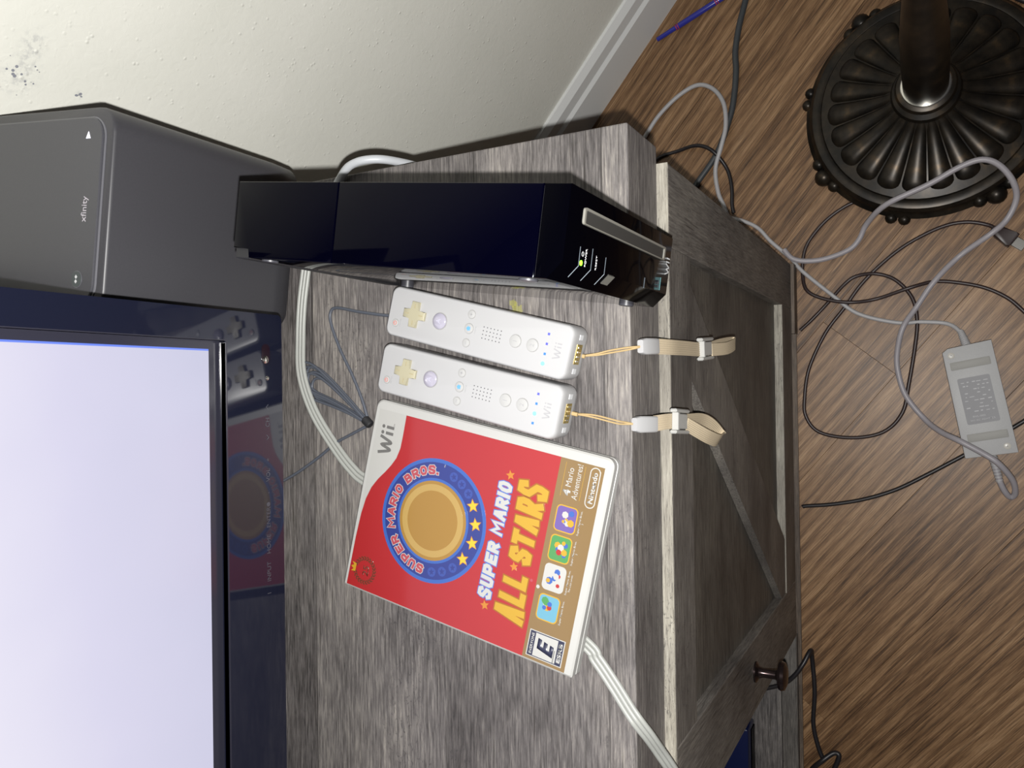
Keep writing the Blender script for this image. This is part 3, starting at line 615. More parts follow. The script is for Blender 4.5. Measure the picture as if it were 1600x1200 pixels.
stA = dict(cord=[(-0.1522, 0.0300, 0.0105), (-0.1512, 0.0220, 0.004), (-0.1498, 0.0151, 0.0016), (-0.1484, 0.0040, 0.0016), (-0.1476, -0.0030, 0.0010), (-0.1468, -0.0062, -0.0030)],
           clip=[(-0.1468, -0.0060, -0.0015), (-0.1461, -0.0100, -0.0215)], strap=[(-0.1461, -0.0098, -0.0200), (-0.1462, -0.0150, -0.0400), (-0.1458, -0.0165, -0.0671), (-0.1455, -0.018, -0.1000)],
           buckle=[(-0.1457, -0.0185, -0.0957), (-0.1436, -0.0195, -0.1250)],
           end=[(-0.1446, -0.0195, -0.1200), (-0.1400, -0.0215, -0.1500), (-0.1370, -0.0240, -0.1800), (-0.1385, -0.0275, -0.1760), (-0.1430, -0.0270, -0.1500), (-0.1450, -0.0220, -0.1220)],
           wdir=lambda t: (1, 0, -0.15))
stB = dict(cord=[(-0.1904, 0.0360, 0.0105), (-0.1914, 0.0300, 0.004), (-0.1928, 0.0230, 0.0016), (-0.1961, 0.0091, 0.0016), (-0.1966, 0.0030, 0.0030), (-0.1970, -0.0020, 0.0034)],
           clip=[(-0.1973, -0.0030, 0.0040), (-0.1979, -0.0105, -0.0150)], strap=[(-0.1975, -0.0104, -0.0140), (-0.1968, -0.0140, -0.0240), (-0.1966, -0.0170, -0.0380)],
           buckle=[(-0.1963, -0.0175, -0.0290), (-0.1981, -0.0190, -0.0560)],
           end=[(-0.1976, -0.0190, -0.0540), (-0.1981, -0.0210, -0.0903), (-0.2030, -0.0240, -0.1101), (-0.2114, -0.0270, -0.1231), (-0.2141, -0.0300, -0.1048), (-0.2109, -0.0290, -0.0847), (-0.2064, -0.0260, -0.0699), (-0.2000, -0.0210, -0.0540)],
           wdir=lambda t: (1, -0.5 * math.sin(PI * t), -0.55 * math.sin(PI * min(1, t))))
remote('remote_controller', 'white remote controller lying nearest to the black console', (-0.1149, 0.1701), -0.2555, (2, 1, 0, 0), stA)
remote('remote_controller', 'white remote controller lying between the other remote and the red game case', (-0.1559, 0.1788), -0.2356, (1, 2, 1, 0), stB)

# ------------------------------------------------------------------ game case
gc = thing('game_case', 'red and gold game case in white plastic lying on the stand', 'game case', (-0.1814, 0.1959, 0.0), -0.2109)
TH = 0.014
gc.location.z = 0.0015
gc.rotation_mode = 'XYZ'; gc.rotation_euler = (0, math.radians(2.6), -0.2109)
GX0, GX1, GY0, GY1 = -0.143, 0.002, -0.1940, 0.0005
def case_out(x0, x1, y0, y1, r):
    p = []
    for cx, cy, a0, rr in ((x1 - r, y1 - r, 0, r), (x0 + 0.001, y1 - 0.001, PI / 2, 0.001), (x0 + 0.001, y0 + 0.001, PI, 0.001), (x1 - r, y0 + r, 3 * PI / 2, r)):
        for i in range(6): a = a0 + PI / 2 * i / 5; p.append((cx + rr * math.cos(a), cy + rr * math.sin(a)))
    return p
def cl(z, d): return [(x, y, z) for x, y in case_out(GX0 + d, GX1 - d, GY0 + d, GY1 - d, 0.006 - d * 0.5)]
shl = G().loft([cl(0.0, 0.0008), cl(0.0008, 0.0), (cl(0.0062, 0.0)), cl(0.0064, 0.0007), cl(0.0076, 0.0007), cl(0.0078, 0.0), cl(TH - 0.0010, 0.0), cl(TH, 0.0012)]).out('shell', WARMWHITE, gc, ang=30)
zc = TH
cov = G().prism([(-0.1415, -0.1883), (-0.0050, -0.1883), (-0.0050, -0.0035), (-0.1415, -0.0025)], zc - 0.0001, zc + 0.00010).out('cover_sheet', INKWHITE, gc, smooth=False)
lay = [0]
def cv(name, pts_or_g, m, level, smooth=False):
    """printed shape on the cover, level = stacking order"""
    z0 = zc + 0.00008 * level; z1 = z0 + 0.00009
    g = pts_or_g if isinstance(pts_or_g, G) else G().prism(pts_or_g, z0, z1)
    if isinstance(pts_or_g, G): g.xf(T((0, 0, z0)))
    return g.out(name, m, cov, smooth)
wave = [(-0.0050, -0.0285), (-0.0200, -0.0287), (-0.0300, -0.0285), (-0.0380, -0.0265), (-0.0440, -0.0232), (-0.0500, -0.0190), (-0.0570, -0.0135), (-0.0645, -0.0090), (-0.0740, -0.0058), (-0.0860, -0.0040), (-0.1050, -0.0030), (-0.1415, -0.0026)]
cv('red_field', wave + [(-0.1415, -0.1568), (-0.0050, -0.1568)], INKRED, 1)
cv('gold_band', [(-0.1415, -0.1883), (-0.0050, -0.1883), (-0.0050, -0.1568), (-0.1415, -0.1568)], INKGOLD, 1)
cv('brand_print', logo_bm(0.0225, 0.0112, 0.00009, 0.2).xf(T((-0.0268, -0.0142, 0))), INKGREY, 1)
cv('trademark', text_bm('TM', 0.0012, depth=0.00009).xf(T((-0.0148, -0.0195, 0))), INKGREY, 1)
mx, my = -0.0738, -0.0676
cv('medallion_rim', circ(0.0447, 72, mx, my), INKSKY, 2)
cv('medallion_ring', circ(0.0420, 72, mx, my), INKBLUE, 3)
cv('medallion_inner_rim', circ(0.0306, 64, mx, my), INKSKY, 4)
cv('coin_edge', circ(0.0286, 64, mx, my), INKCOIN, 5)
cv('coin', circ(0.0262, 64, mx, my), INKCOINLIGHT, 6)
cv('coin_center', circ(0.0215, 64, mx, my), INKCOIN, 7)
# block lettering from strokes, in a unit box
GL = {'A': [[(0, 0), (.40, 1), (.60, 1), (1, 0)], [(.17, .34), (.83, .34)]], 'L': [[(.1, 1), (.1, 0), (1, 0)]], 'T': [[(0, 1), (1, 1)], [(.5, 1), (.5, 0)]],
      'S': [[(1, .84), (.85, 1), (.15, 1), (0, .82), (0, .64), (1, .36), (1, .18), (.85, 0), (.15, 0), (0, .16)]], 'R': [[(0, 0), (0, 1), (.8, 1), (1, .84), (1, .62), (.8, .45), (0, .45)], [(.45, .45), (1, 0)]],
      'U': [[(0, 1), (0, .2), (.2, 0), (.8, 0), (1, .2), (1, 1)]], 'P': [[(0, 0), (0, 1), (.8, 1), (1, .82), (1, .58), (.8, .40), (0, .40)]], 'E': [[(1, 1), (0, 1), (0, 0), (1, 0)], [(0, .5), (.8, .5)]],
      'M': [[(0, 0), (.06, 1), (.5, .35), (.94, 1), (1, 0)]], 'I': [[(.5, 0), (.5, 1)]], 'O': [[(.5, 0), (.25, 0), (0, .28), (0, .72), (.25, 1), (.75, 1), (1, .72), (1, .28), (.75, 0), (.5, 0)]],
      'B': [[(.7, .52), (.9, .66), (.9, .86), (.7, 1), (0, 1), (0, 0), (.78, 0), (1, .16), (1, .38), (.7, .52), (0, .52)]], '.': [[(.35, 0), (.65, 0)]]}
GW = {'I': 0.42, 'M': 1.3, ' ': 0.55, '.': 0.35}
def glyph(g, c, w, h, sw, grow, M):
    """one letter centred on 0,0; sw = stroke width, grow = outline"""
    for ln in GL[c]:
        P = [Vector(((x - .5) * (w - sw), (y_ - .5) * (h - sw), 0)) for x, y_ in ln]
        if c not in 'O':
            for a, b in ((0, 1), (-1, -2)): d = (P[a] - P[b]).normalized(); P[a] = P[a] + d * (sw / 2 + grow)
        t = G(); stroke(t, [tuple(p) for p in P], sw + 2 * grow, 0, 0.00009); t.xf(M)
        me = bpy.data.meshes.new('t'); t.bm.to_mesh(me); t.bm.free(); g.mesh(me)
def arc_text(s, r, size, a_start, a_end, m_fill, m_edge):
    wts = [GW.get(c, 1.0) for c in s]; tot = sum(wts); acc = 0; e = G(); f_ = G()
    for c, w in zip(s, wts):
        a = a_start + (a_end - a_start) * (acc + w / 2) / tot; acc += w
        if c == ' ': continue
        M = T((mx + r * math.cos(a), my + r * math.sin(a), 0)) @ RZ(a - PI / 2); wd = abs(a_end - a_start) / tot * w * r * 0.80
        for gg, gr, dz in ((e, 0.00045, 0), (f_, 0, 0.00008)): glyph(gg, c, wd, size, size * 0.27 if c != 'M' else size * 0.22, gr, T((0, 0, dz)) @ M)
    cv('medallion_lettering_edge', e, m_edge, 4); cv('medallion_lettering', f_, m_fill, 4)
arc_text('SUPER MARIO BROS.', 0.0364, 0.0066, math.radians(181), math.radians(3), INKPINK, INKWHITE)
cv('trademark', text_bm('TM', 0.0011, depth=0.00009).xf(T((mx + 0.0405, my - 0.0022, 0))), INKWHITE, 4)
for a in (-58, -79, -100, -122): 
    x, y_ = mx + 0.0362 * math.cos(math.radians(a)), my + 0.0362 * math.sin(math.radians(a))
    cv('gold_star_edge', star(0.0052, x, y_, 0.46), INKORANGE, 4); cv('gold_star', star(0.0043, x, y_, 0.44), mat('ink_bright_yellow', (0.48, 0.36, 0.02), 0.4, coat=0.7), 5)
for a in (-17.5, -30.5, -43.5, -139, -154, -168):
    x, y_ = mx + 0.0366 * math.cos(math.radians(a)), my + 0.0366 * math.sin(math.radians(a))
    cv('blue_disc', circ(0.0034, 20, x, y_), ink('mid_blue', (0.055, 0.11, 0.50)), 4); cv('blue_star', star(0.0026, x, y_), INKBLUE, 5)
# title
def title(s, x0, x1, yc, hmid, hend, mf, me_, swk, grow, lv, slant=0.0):
    wts = [GW.get(c, 1.0) for c in s]; tot = sum(wts); acc = 0; e = G(); f_ = G()
    for c, w in zip(s, wts):
        x = x0 + (x1 - x0) * (acc + w / 2) / tot; acc += w
        if c == ' ': continue
        u = (x - (x0 + x1) / 2) / ((x1 - x0) / 2); h = hmid + (hend - hmid) * u * u; wd = (x1 - x0) / tot * w * 0.88
        Sh = Matrix.Identity(4); Sh[1][0] = slant * u; Sh[0][1] = 0.10
        for gg, gr, dz in ((e, grow, 0), (f_, 0, 0.00008)): glyph(gg, c, wd, h, swk * (0.78 if c == 'M' else 1), gr, T((x, yc, dz)) @ Sh)
    cv('title_lettering_edge', e, me_, lv); cv('title_lettering', f_, mf, lv)
title('SUPER MARIO', -0.1140, -0.0310, -0.1203, 0.0094, 0.0112, INKWHITE, ink('halo_blue', (0.12, 0.24, 0.75)), 0.0027, 0.0006, 2)
title('ALL STARS', -0.1225, -0.0265, -0.1414, 0.0170, 0.0248, INKYELLOW, INKAMBER, 0.0044, 0.0009, 2, 0.0)
for x, y_, r_ in ((-0.1182, -0.1222, 0.0036), (-0.0262, -0.1226, 0.0036), (-0.0858, -0.1385, 0.0034)):
    cv('title_star', star(r_, x, y_, 0.45), INKORANGE, 4)
cv('print_fleck', circ(0.0011, 8, -0.0905, -0.1530), INKPINK, 2); cv('print_fleck', circ(0.0013, 8, -0.0930, -0.1585), INKWHITE, 2)
# wreath emblem
wx, wy = -0.1270, -0.0170
for i in range(22):
    a = PI / 2 + 0.35 + (2 * PI - 0.7) * i / 21
    for rr, tw in ((0.0082, 0.6), (0.0098, -0.6)):
        cx, cy = wx + rr * math.cos(a), wy + rr * math.sin(a); ta = a + PI / 2 + tw
        cv('wreath_leaf', [(cx + 0.0015 * math.cos(b) * math.cos(ta) - 0.0006 * math.sin(b) * math.sin(ta), cy + 0.0015 * math.cos(b) * math.sin(ta) + 0.0006 * math.sin(b) * math.cos(ta)) for b in [k * PI / 4 for k in range(8)]], INKDARKRED, 2)
cv('emblem_numeral', text_bm('25', 0.0052, 0.01, width=0.0075, depth=0.00009).xf(T((wx, wy - 0.001, 0))), INKDARKRED, 2)
cv('crown', [(wx - 0.003, wy + 0.0085), (wx + 0.003, wy + 0.0085), (wx + 0.0036, wy + 0.0125), (wx + 0.0015, wy + 0.0105), (wx, wy + 0.0132), (wx - 0.0015, wy + 0.0105), (wx - 0.0036, wy + 0.0125)], INKYELLOW, 3)
# four picture tiles with plain colour shapes, captions, rating box, maker's oval
tiles = [(-0.1047, INKCYAN, INKGREEN, 'Super Mario Bros.', ''), (-0.0841, INKWHITE, INKORANGE, 'Super Mario Bros.', 'The Lost Levels'), (-0.0643, INKGREEN, INKYELLOW, 'Super Mario Bros.', '2'), (-0.0442, INKPURPLE, INKSKY, 'Super Mario Bros.', '3')]
for x, ca, cb, t1, t2 in tiles:
    cv('picture_tile_edge', [(x + p[0], -0.1686 + p[1]) for p in rrect(0.0178, 0.0158, 0.0032)], INKYELLOW if ca is not INKWHITE else INKWHITE, 2)
    cv('picture_tile', [(x + p[0], -0.1686 + p[1]) for p in rrect(0.0162, 0.0142, 0.0026)], ca, 3)
    rnd = random.Random(int(-x * 1e5))
    for k in range(9): cv('picture_patch', [(x + rnd.uniform(-.0050, .0050) * 0 + p[0], p[1]) for p in circ(rnd.uniform(.0010, .0026), 7, rnd.uniform(-.0048, .0048), -0.1686 + rnd.uniform(-.0040, .0040))], rnd.choice((cb, INKRED, INKWHITE, INKSKY, INKYELLOW)), 4 + k * 0.12)
    cv('tile_caption', text_bm(t1, 0.0013, 0.012, width=0.0165, depth=0.00009).xf(T((x, -0.1784, 0))), INKWHITE, 2)
    if t2: cv('tile_caption', text_bm(t2, 0.0013, 0.012, depth=0.00009).xf(T((x, -0.1806, 0))), INKWHITE, 2)
cv('tagline', text_bm('4', 0.0056, 0.06, depth=0.00009).xf(T((-0.0268, -0.1652, 0))), INKWHITE, 2)
cv('tagline', text_bm('Mario', 0.0040, 0.0, width=0.0125, depth=0.00009).xf(T((-0.0165, -0.1655, 0))), INKWHITE, 2)
cv('tagline', text_bm('Adventures!', 0.0040, 0.0, width=0.0235, depth=0.00009).xf(T((-0.0185, -0.1712, 0))), INKWHITE, 2)
for y_ in (-0.1612, -0.1752): cv('tagline_rule', [(-0.0300, y_ - 0.0001), (-0.0072, y_ - 0.0001), (-0.0072, y_ + 0.0001), (-0.0300, y_ + 0.0001)], INKYELLOW, 2)
cv('maker_oval', [(-0.0195 + p[0], -0.1826 + p[1]) for p in rrect(0.0270, 0.0074, 0.0037)], INKWHITE, 2)
cv('maker_oval_field', [(-0.0195 + p[0], -0.1826 + p[1]) for p in rrect(0.0256, 0.0060, 0.0030)], INKGOLD, 3)
cv('maker_lettering', text_bm('Nintendo', 0.0038, 0.03, width=0.0205, depth=0.00009).xf(T((-0.0195, -0.1826, 0))), INKWHITE, 4)
cv('rating_box', [(-0.1394, -0.1855), (-0.1216, -0.1855), (-0.1216, -0.1592), (-0.1394, -0.1592)], INKWHITE, 2)
cv('rating_box_field', [(-0.1388, -0.1848), (-0.1222, -0.1848), (-0.1222, -0.1599), (-0.1388, -0.1599)], INKNAVY, 3)
cv('rating_box_face', [(-0.1382, -0.1805), (-0.1228, -0.1805), (-0.1228, -0.1640), (-0.1382, -0.1640)], INKWHITE, 4)
cv('rating_lettering', text_bm('EVERYONE', 0.0019, 0.02, width=0.0140, depth=0.00009).xf(T((-0.1305, -0.1620, 0))), INKWHITE, 4)
cv('rating_lettering', text_bm('E', 0.0120, 0.05, shear=0.25, width=0.0100, depth=0.00009).xf(T((-0.1305, -0.1722, 0))), INKNAVY, 5)
cv('rating_lettering', text_bm('ESRB', 0.0028, 0.04, width=0.0130, depth=0.00009).xf(T((-0.1305, -0.1827, 0))), INKWHITE, 4)
for i in range(3): cv('rating_rule', [(-0.1382, -0.1792 + i * .0003), (-0.1382, -0.1794 + i * .0003), (-0.1300, -0.1794 + i * .0003), (-0.1300, -0.1792 + i * .0003)], INKGREY, 5)

# ------------------------------------------------------------------ cables on the stand
def cable(name, label, path, r, m, cat='cable', flat=None, k=6, seg=8, group=None):
    P = smooth_path(path, k); c0 = P[0].copy()
    o = G().tube([p - c0 for p in P], r, seg, flat).out(name, m, None, True, 60); o.location = c0
    return tag(o, label, cat, group)
rib = [(-0.0600, 0.2815), (-0.0666, 0.2840), (-0.0811, 0.2870), (-0.1023, 0.2905), (-0.1292, 0.2918), (-0.1587, 0.2850), (-0.1878, 0.2715), (-0.2136, 0.2542), (-0.2350, 0.2333), (-0.2467, 0.2129), (-0.2854, 0.1265), (-0.3412, 0.0388), (-0.3535, 0.0265), (-0.3691, 0.0141), (-0.3830, 0.0040)]
rp = [(x, y_ - (0.006 if x > -0.13 else max(0, 0.006 * (1 - (-0.13 - x) / 0.05))), 0.0019 + 0.0042 * max(0, 1 - abs(x + 0.168) / 0.045)) for x, y_ in rib] + [(-0.3905, -0.0020, 0.0016), (-0.4000, -0.0070, -0.0035), (-0.4140, -0.0110, -0.0140), (-0.4320, -0.0160, -0.0270), (-0.4654, -0.0200, -0.0553), (-0.5300, -0.0230, -0.1100), (-0.6200, -0.0240, -0.2200), (-0.7200, -0.0260, -0.4000), (-0.8000, -0.0300, -0.5700), (-0.8400, -0.0600, -0.6225), (-0.9200, -0.1500, -0.6230)]
RP = smooth_path(rp, 6)
rc = thing('ribbon_cable', 'pale grey triple-strand flat cable curving under the game case', 'cable', tuple(RP[0]))
for k in (-1, 0, 1):
    pts = []
    for i, p in enumerate(RP):
        d = (RP[min(i + 1, len(RP) - 1)] - RP[max(i - 1, 0)]).normalized(); nrm = Vector((-d.y, d.x, 0))
        nrm = nrm.normalized() if nrm.length > 1e-3 else Vector((1, 0, 0))
        pts.append(p + nrm * 0.0033 * k - RP[0])
    G().tube(pts, 0.0018, 8).out('strand', RIBBON, rc, True, 60)
cable('sensor_wire', 'thin grey wire arching from the white remotes to a tied bundle', [(-0.1165, 0.1790, 0.0013), (-0.1151, 0.1969, 0.0013), (-0.1104, 0.2253, 0.0013), (-0.1060, 0.2469, 0.0013), (-0.1087, 0.2537, 0.0013), (-0.1180, 0.2538, 0.0013), (-0.1390, 0.2448, 0.0013), (-0.1598, 0.2326, 0.0013), (-0.1802, 0.2226, 0.0013), (-0.1958, 0.2171, 0.0013)], 0.00125, WIREGREY)
wb = thing('wire_bundle', 'tied bundle of thin grey wire loops beside the game case', 'cable', (-0.198, 0.216, 0))
lp = [(-0.1978, 0.2158), (-0.1802, 0.2362), (-0.1645, 0.2560), (-0.1564, 0.2695), (-0.1557, 0.2793), (-0.1624, 0.2829), (-0.1709, 0.2796), (-0.1763, 0.2720), (-0.1826, 0.2529), (-0.1898, 0.2344), (-0.1988, 0.2158)]
for j, (sc, dz, ex) in enumerate(((1.04, 0.0, 0.001), (0.96, 0.0002, 0.0046), (1.0, 0.0022, -0.0036), (0.92, 0.0020, 0.0015), (1.07, 0.0024, 0.0036), (0.88, 0.0, -0.0022))):
    P = [Vector(((x + 0.198) * sc + ex * math.sin(PI * i / 10), (y_ - 0.216) * sc, 0.0013 + dz)) for i, (x, y_) in enumerate(lp)]
    G().tube(smooth_path(P, 5), 0.00115, 7).out('wire_loop', WIREGREY, wb, True, 60)
G().tube(smooth_path([(-0.002, 0.0008, 0.0013), (-0.0097, 0.0187, 0.0013), (-0.0166, 0.0341, 0.0013), (-0.0279, 0.0513, 0.0013), (-0.0402, 0.0725, 0.0013), (-0.0489, 0.0906, 0.0013), (-0.0532, 0.1018, 0.0013)], 6), 0.00125, 7).out('wire_tail', WIREGREY, wb, True, 60)
G().lathe([(0.0026, -0.004), (0.0036, -0.003), (0.0036, 0.003), (0.0026, 0.004)], seg=14).xf(T((0.0005, 0.0002, 0.0030)) @ RZ(math.radians(-40)) @ Matrix.Rotation(PI / 2, 4, 'X')).out('wire_tie', MATTEBLACK, wb)
cable('white_cable', 'white cable arching over the stand edge behind the black console', [(-0.030, 0.2520, 0.0035), (-0.0150, 0.2480, 0.0035), (-0.0035, 0.2395, 0.0040), (0.0040, 0.2270, 0.0070), (0.0070, 0.2120, 0.0045), (0.0080, 0.1990, -0.0100), (0.0085, 0.1900, -0.0500), (0.0090, 0.1850, -0.1500)], 0.0034, WHITECABLE)

# ------------------------------------------------------------------ floor lamp
lx, ly = 0.172, -0.170
lamp = thing('floor_lamp', 'antique bronze floor lamp with fluted round base on the floor', 'lamp', (lx, ly, -H))
base = G().lathe([(0.128, 0.008), (0.139, 0.010), (0.1405, 0.014), (0.136, 0.018), (0.134, 0.021), (0.1345, 0.026), (0.131, 0.031), (0.125, 0.0325), (0.121, 0.0315), (0.1195, 0.0335), (0.113, 0.0345), (0.100, 0.037), (0.080, 0.043), (0.060, 0.051), (0.045, 0.059), (0.038, 0.066), (0.034, 0.068)], seg=72).out('base', BRONZE, lamp, ang=40)
def dome(r):
    P = [(0.134, 0.026), (0.113, 0.0345), (0.100, 0.037), (0.080, 0.043), (0.060, 0.051), (0.045, 0.059), (0.034, 0.068)]
    for (r0, z0), (r1, z1) in zip(P, P[1:]):
        if r1 <= r <= r0: return z0 + (z1 - z0) * (r0 - r) / (r0 - r1)
    return 0.07
NF = 22; flm = None
for i in range(NF):
    if flm is None:
        rings = []; NS = 9
        for k in range(15):
            t = (0, .1, .2, .3, .4, .5, .6, .7, .78, .86, .91, .95, .975, .99, 1.0)[k]; r_ = 0.036 + (0.112 - 0.036) * t
            wd = r_ * math.tan(PI / NF) * 0.96 * (1 if t < 0.86 else math.sqrt(max(0.02, 1 - ((t - 0.86) / 0.14) ** 2)))
            ht = (0.0035 + 0.0055 * t) * (1 if t < 0.8 else math.sqrt(max(0.03, 1 - ((t - 0.8) / 0.2) ** 2)))
            rings.append([(r_, wd * math.cos(PI * j / NS), dome(r_) - 0.0015 + ht * math.sin(PI * j / NS)) for j in range(NS + 1)])
        fo = G().loft(rings, closed=True).out('flute', BRONZE, base, ang=60); flm = fo.data
    else: fo = link('flute', flm, None, base, smooth=False)
    fo.rotation_euler = (0, 0, 2 * PI * (i + 0.5) / NF)
a0 = math.radians(211)
for i in range(4):
    a = a0 + i * PI / 2
    g = G()
    for (rr, da, rad, z) in ((0.140, 0, 0.0120, 0.0115), (0.137, 0.13, 0.0085, 0.013), (0.137, -0.13, 0.0085, 0.013)):
        t = bmesh.ops.create_uvsphere(g.bm, u_segments=14, v_segments=8, radius=rad)
        bmesh.ops.translate(g.bm, vec=(rr * math.cos(a + da), rr * math.sin(a + da), z), verts=t['verts'])
    g.out('foot', BRONZE, lamp)
    g = G(); am = a + PI / 4
    for da in (-0.055, 0.055):
        t = bmesh.ops.create_uvsphere(g.bm, u_segments=12, v_segments=7, radius=0.0075)
        bmesh.ops.translate(g.bm, vec=(0.141 * math.cos(am + da), 0.141 * math.sin(am + da), 0.0105), verts=t['verts'])
    g.out('scroll', BRONZE, lamp)
G().lathe([(0.036, 0.064), (0.038, 0.068), (0.036, 0.073), (0.030, 0.076), (0.031, 0.080), (0.033, 0.084), (0.031, 0.089), (0.026, 0.091)], seg=40).out('collar', BRONZE, lamp)
G().lathe([(0.0262, 0.0905), (0.0266, 0.0918), (0.0258, 0.0926), (0.0238, 0.0928)], seg=40).out('bright_ring', CHROME, lamp)
G().lathe([(0.0240, 0.09), (0.0238, 0.16), (0.0225, 0.24), (0.019, 0.30), (0.015, 0.36), (0.014, 1.15), (0.017, 1.17), (0.014, 1.19), (0.014, 1.38)], seg=32).out('pole', BRONZE, lamp)

# ------------------------------------------------------------------ power adapter on the floor
pa = thing('power_adapter', 'grey power adapter block lying face down on the floor with its cords', 'power adapter', (-0.1950, -0.2200, -H))
AO = Vector((0.1950, 0.2200, 0))
poly = [(-0.1375, -0.1822), (-0.2647, -0.2043), (-0.2556, -0.2584), (-0.1227, -0.2332), (-0.1323, -0.1877)]
poly = [(x + AO.x, y_ + AO.y) for x, y_ in poly]; AH = 0.033
G().prism(poly, 0.0053, AH, 0.0014).out('body', ADAPTER, pa)
ang = math.atan2(0.0252, 0.1329) + 0.0; MA = lambda x, y_: T((x + AO.x, y_ + AO.y, AH)) @ RZ(ang)
for x, y_ in ((-0.1507, -0.2113), (-0.2368, -0.2276)):
    G().levels([(-0.001, 0.0095, 0.0420, 0.001), (0.0008, 0.0095, 0.0420, 0.001), (0.0014, 0.0070, 0.0395, 0.001)], 0, 0, 3).xf(MA(x, y_)).out('rubber_pad', PADGREY, pa)
for x, y_ in ((-0.1409, -0.1916), (-0.2484, -0.2472)):
    s_ = G().lathe([(0.0038, -0.0005), (0.0038, 0.0003), (0.0030, 0.0006)], seg=20).xf(MA(x, y_)).out('screw', mat('screw_pale', (0.5, 0.48, 0.44), 0.3), pa)
    G().prism(circ(0.0014, 3), 0.0005, 0.0008).xf(MA(x, y_)).out('screw_recess', PADGREY, s_, smooth=False)
lb = G().prism(rrect(0.0560, 0.0340, 0.002), -0.0002, 0.0002).xf(MA(-0.1938, -0.2190)).out('rating_label', LABELGREY, pa, smooth=False)
LT = mat('raised_label_print', (0.5, 0.5, 0.52), 0.6)
text_bm('Wii AC ADAPTER', 0.0022, 0.01, width=0.026, depth=0.00012).xf(MA(-0.1938, -0.2190) @ T((-0.0235, 0, 0.0002)) @ RZ(PI / 2 + PI)).out('label_print', LT, lb, smooth=False)
text_bm('RVL-002', 0.0020, 0.0, width=0.013, depth=0.00012).xf(MA(-0.1938, -0.2190) @ T((-0.0190, 0.003, 0.0002)) @ RZ(PI / 2 + PI)).out('label_print', LT, lb, smooth=False)
rnd = random.Random(3); g = G()
for i in range(9):
    u = -0.013 + i * 0.0044; yy = -0.014
    while yy < 0.012:
        w_ = rnd.uniform(0.0012, 0.005)
        if rnd.random() < 0.62: g.box(u - 0.0005, u + rnd.uniform(0.0002, 0.0008), yy, min(yy + w_, 0.014), 0.0001, 0.0003)
        yy += w_ + rnd.uniform(0.0008, 0.004)
g.xf(MA(-0.1938, -0.2190)).out('fine_print', LT, lb, smooth=False)['kind'] = 'stuff'
def relief(a, b, r0, r1):
    a, b = Vector(a) + AO + Vector((0, 0, H)), Vector(b) + AO + Vector((0, 0, H)); g = G(); d = (b - a); q = d.to_track_quat('Z', 'Y').to_matrix().to_4x4()
    pr = []
    for i in range(9): t = i / 8; rr = r0 + (r1 - r0) * t; pr += [(rr, d.length * t), (rr, d.length * (t + 0.06)), (rr * 0.84, d.length * (t + 0.062)), (rr * 0.84, d.length * (t + 0.12))]
    g.lathe(pr, seg=14).xf(T(a) @ q).out('strain_relief', CORDGREY, pa)
relief((-0.1292, -0.2085, -0.6060), (-0.1120, -0.2030, -0.6140), 0.0052, 0.0038)
relief((-0.2590, -0.2325, -0.6050), (-0.2890, -0.2392, -0.6070), 0.0052, 0.0042)
thin = [(-0.1294, -0.2088, -0.606), (-0.1116, -0.202, -0.614), (-0.1001, -0.1886, -0.621), (-0.0962, -0.1606, -0.622), (-0.0955, -0.1317, -0.622), (-0.0813, -0.087, -0.620), (-0.0549, -0.0564, -0.619), (-0.0213, -0.0208, -0.619), (-0.0017, -0.0056, -0.622), (0.0232, 0.0196, -0.62), (0.0433, 0.0361, -0.619), (0.0552, 0.0549, -0.619), (0.0636, 0.0757, -0.622)]
thick = [(-0.2600, -0.2330, -0.6050), (-0.2884, -0.2391, -0.6065), (-0.3040, -0.2451, -0.6120), (-0.3113, -0.2512, -0.6180), (-0.3055, -0.2556, -0.6130), (-0.2889, -0.2523, -0.6000), (-0.2700, -0.2390, -0.5875), (-0.2589, -0.2249, -0.5865), (-0.2430, -0.1985, -0.5880), (-0.2334, -0.1794, -0.6030), (-0.2187, -0.1622, -0.6200), (-0.1887, -0.1412, -0.6212), (-0.1577, -0.1329, -0.6212), (-0.1331, -0.1326, -0.6190), (-0.1027, -0.1397, -0.6140), (-0.0776, -0.1552, -0.6182), (-0.0470, -0.1755, -0.6140), (-0.0173, -0.2036, -0.6180), (0.0031, -0.2342, -0.6060), (0.0190, -0.2516, -0.6060), (0.0408, -0.2610, -0.5990), (0.0593, -0.2570, -0.5860), (0.0779, -0.2434, -0.5770), (0.0860, -0.2263, -0.5730), (0.0813, -0.2038, -0.5750), (0.0661, -0.1705, -0.5800), (0.0491, -0.1242, -0.5860), (0.0330, -0.1007, -0.6120), (0.0144, -0.0901, -0.6200), (0.0024, -0.0769, -0.6212), (-0.0068, -0.0493, -0.6180), (-0.0080, -0.0252, -0.6150), (-0.0030, -0.0082, -0.6130), (0.0098, 0.0019, -0.6120)]
off = AO + Vector((0, 0, H))
G().tube([p + off for p in smooth_path(thin, 6)], 0.0027, 8).out('output_cord', CORDGREY, pa, True, 60)
G().tube([p + off for p in smooth_path(thick, 6)], 0.0036, 8).out('mains_cord', mat('mauve_grey_cord', (0.33, 0.31, 0.335), 0.42), pa, True, 60)

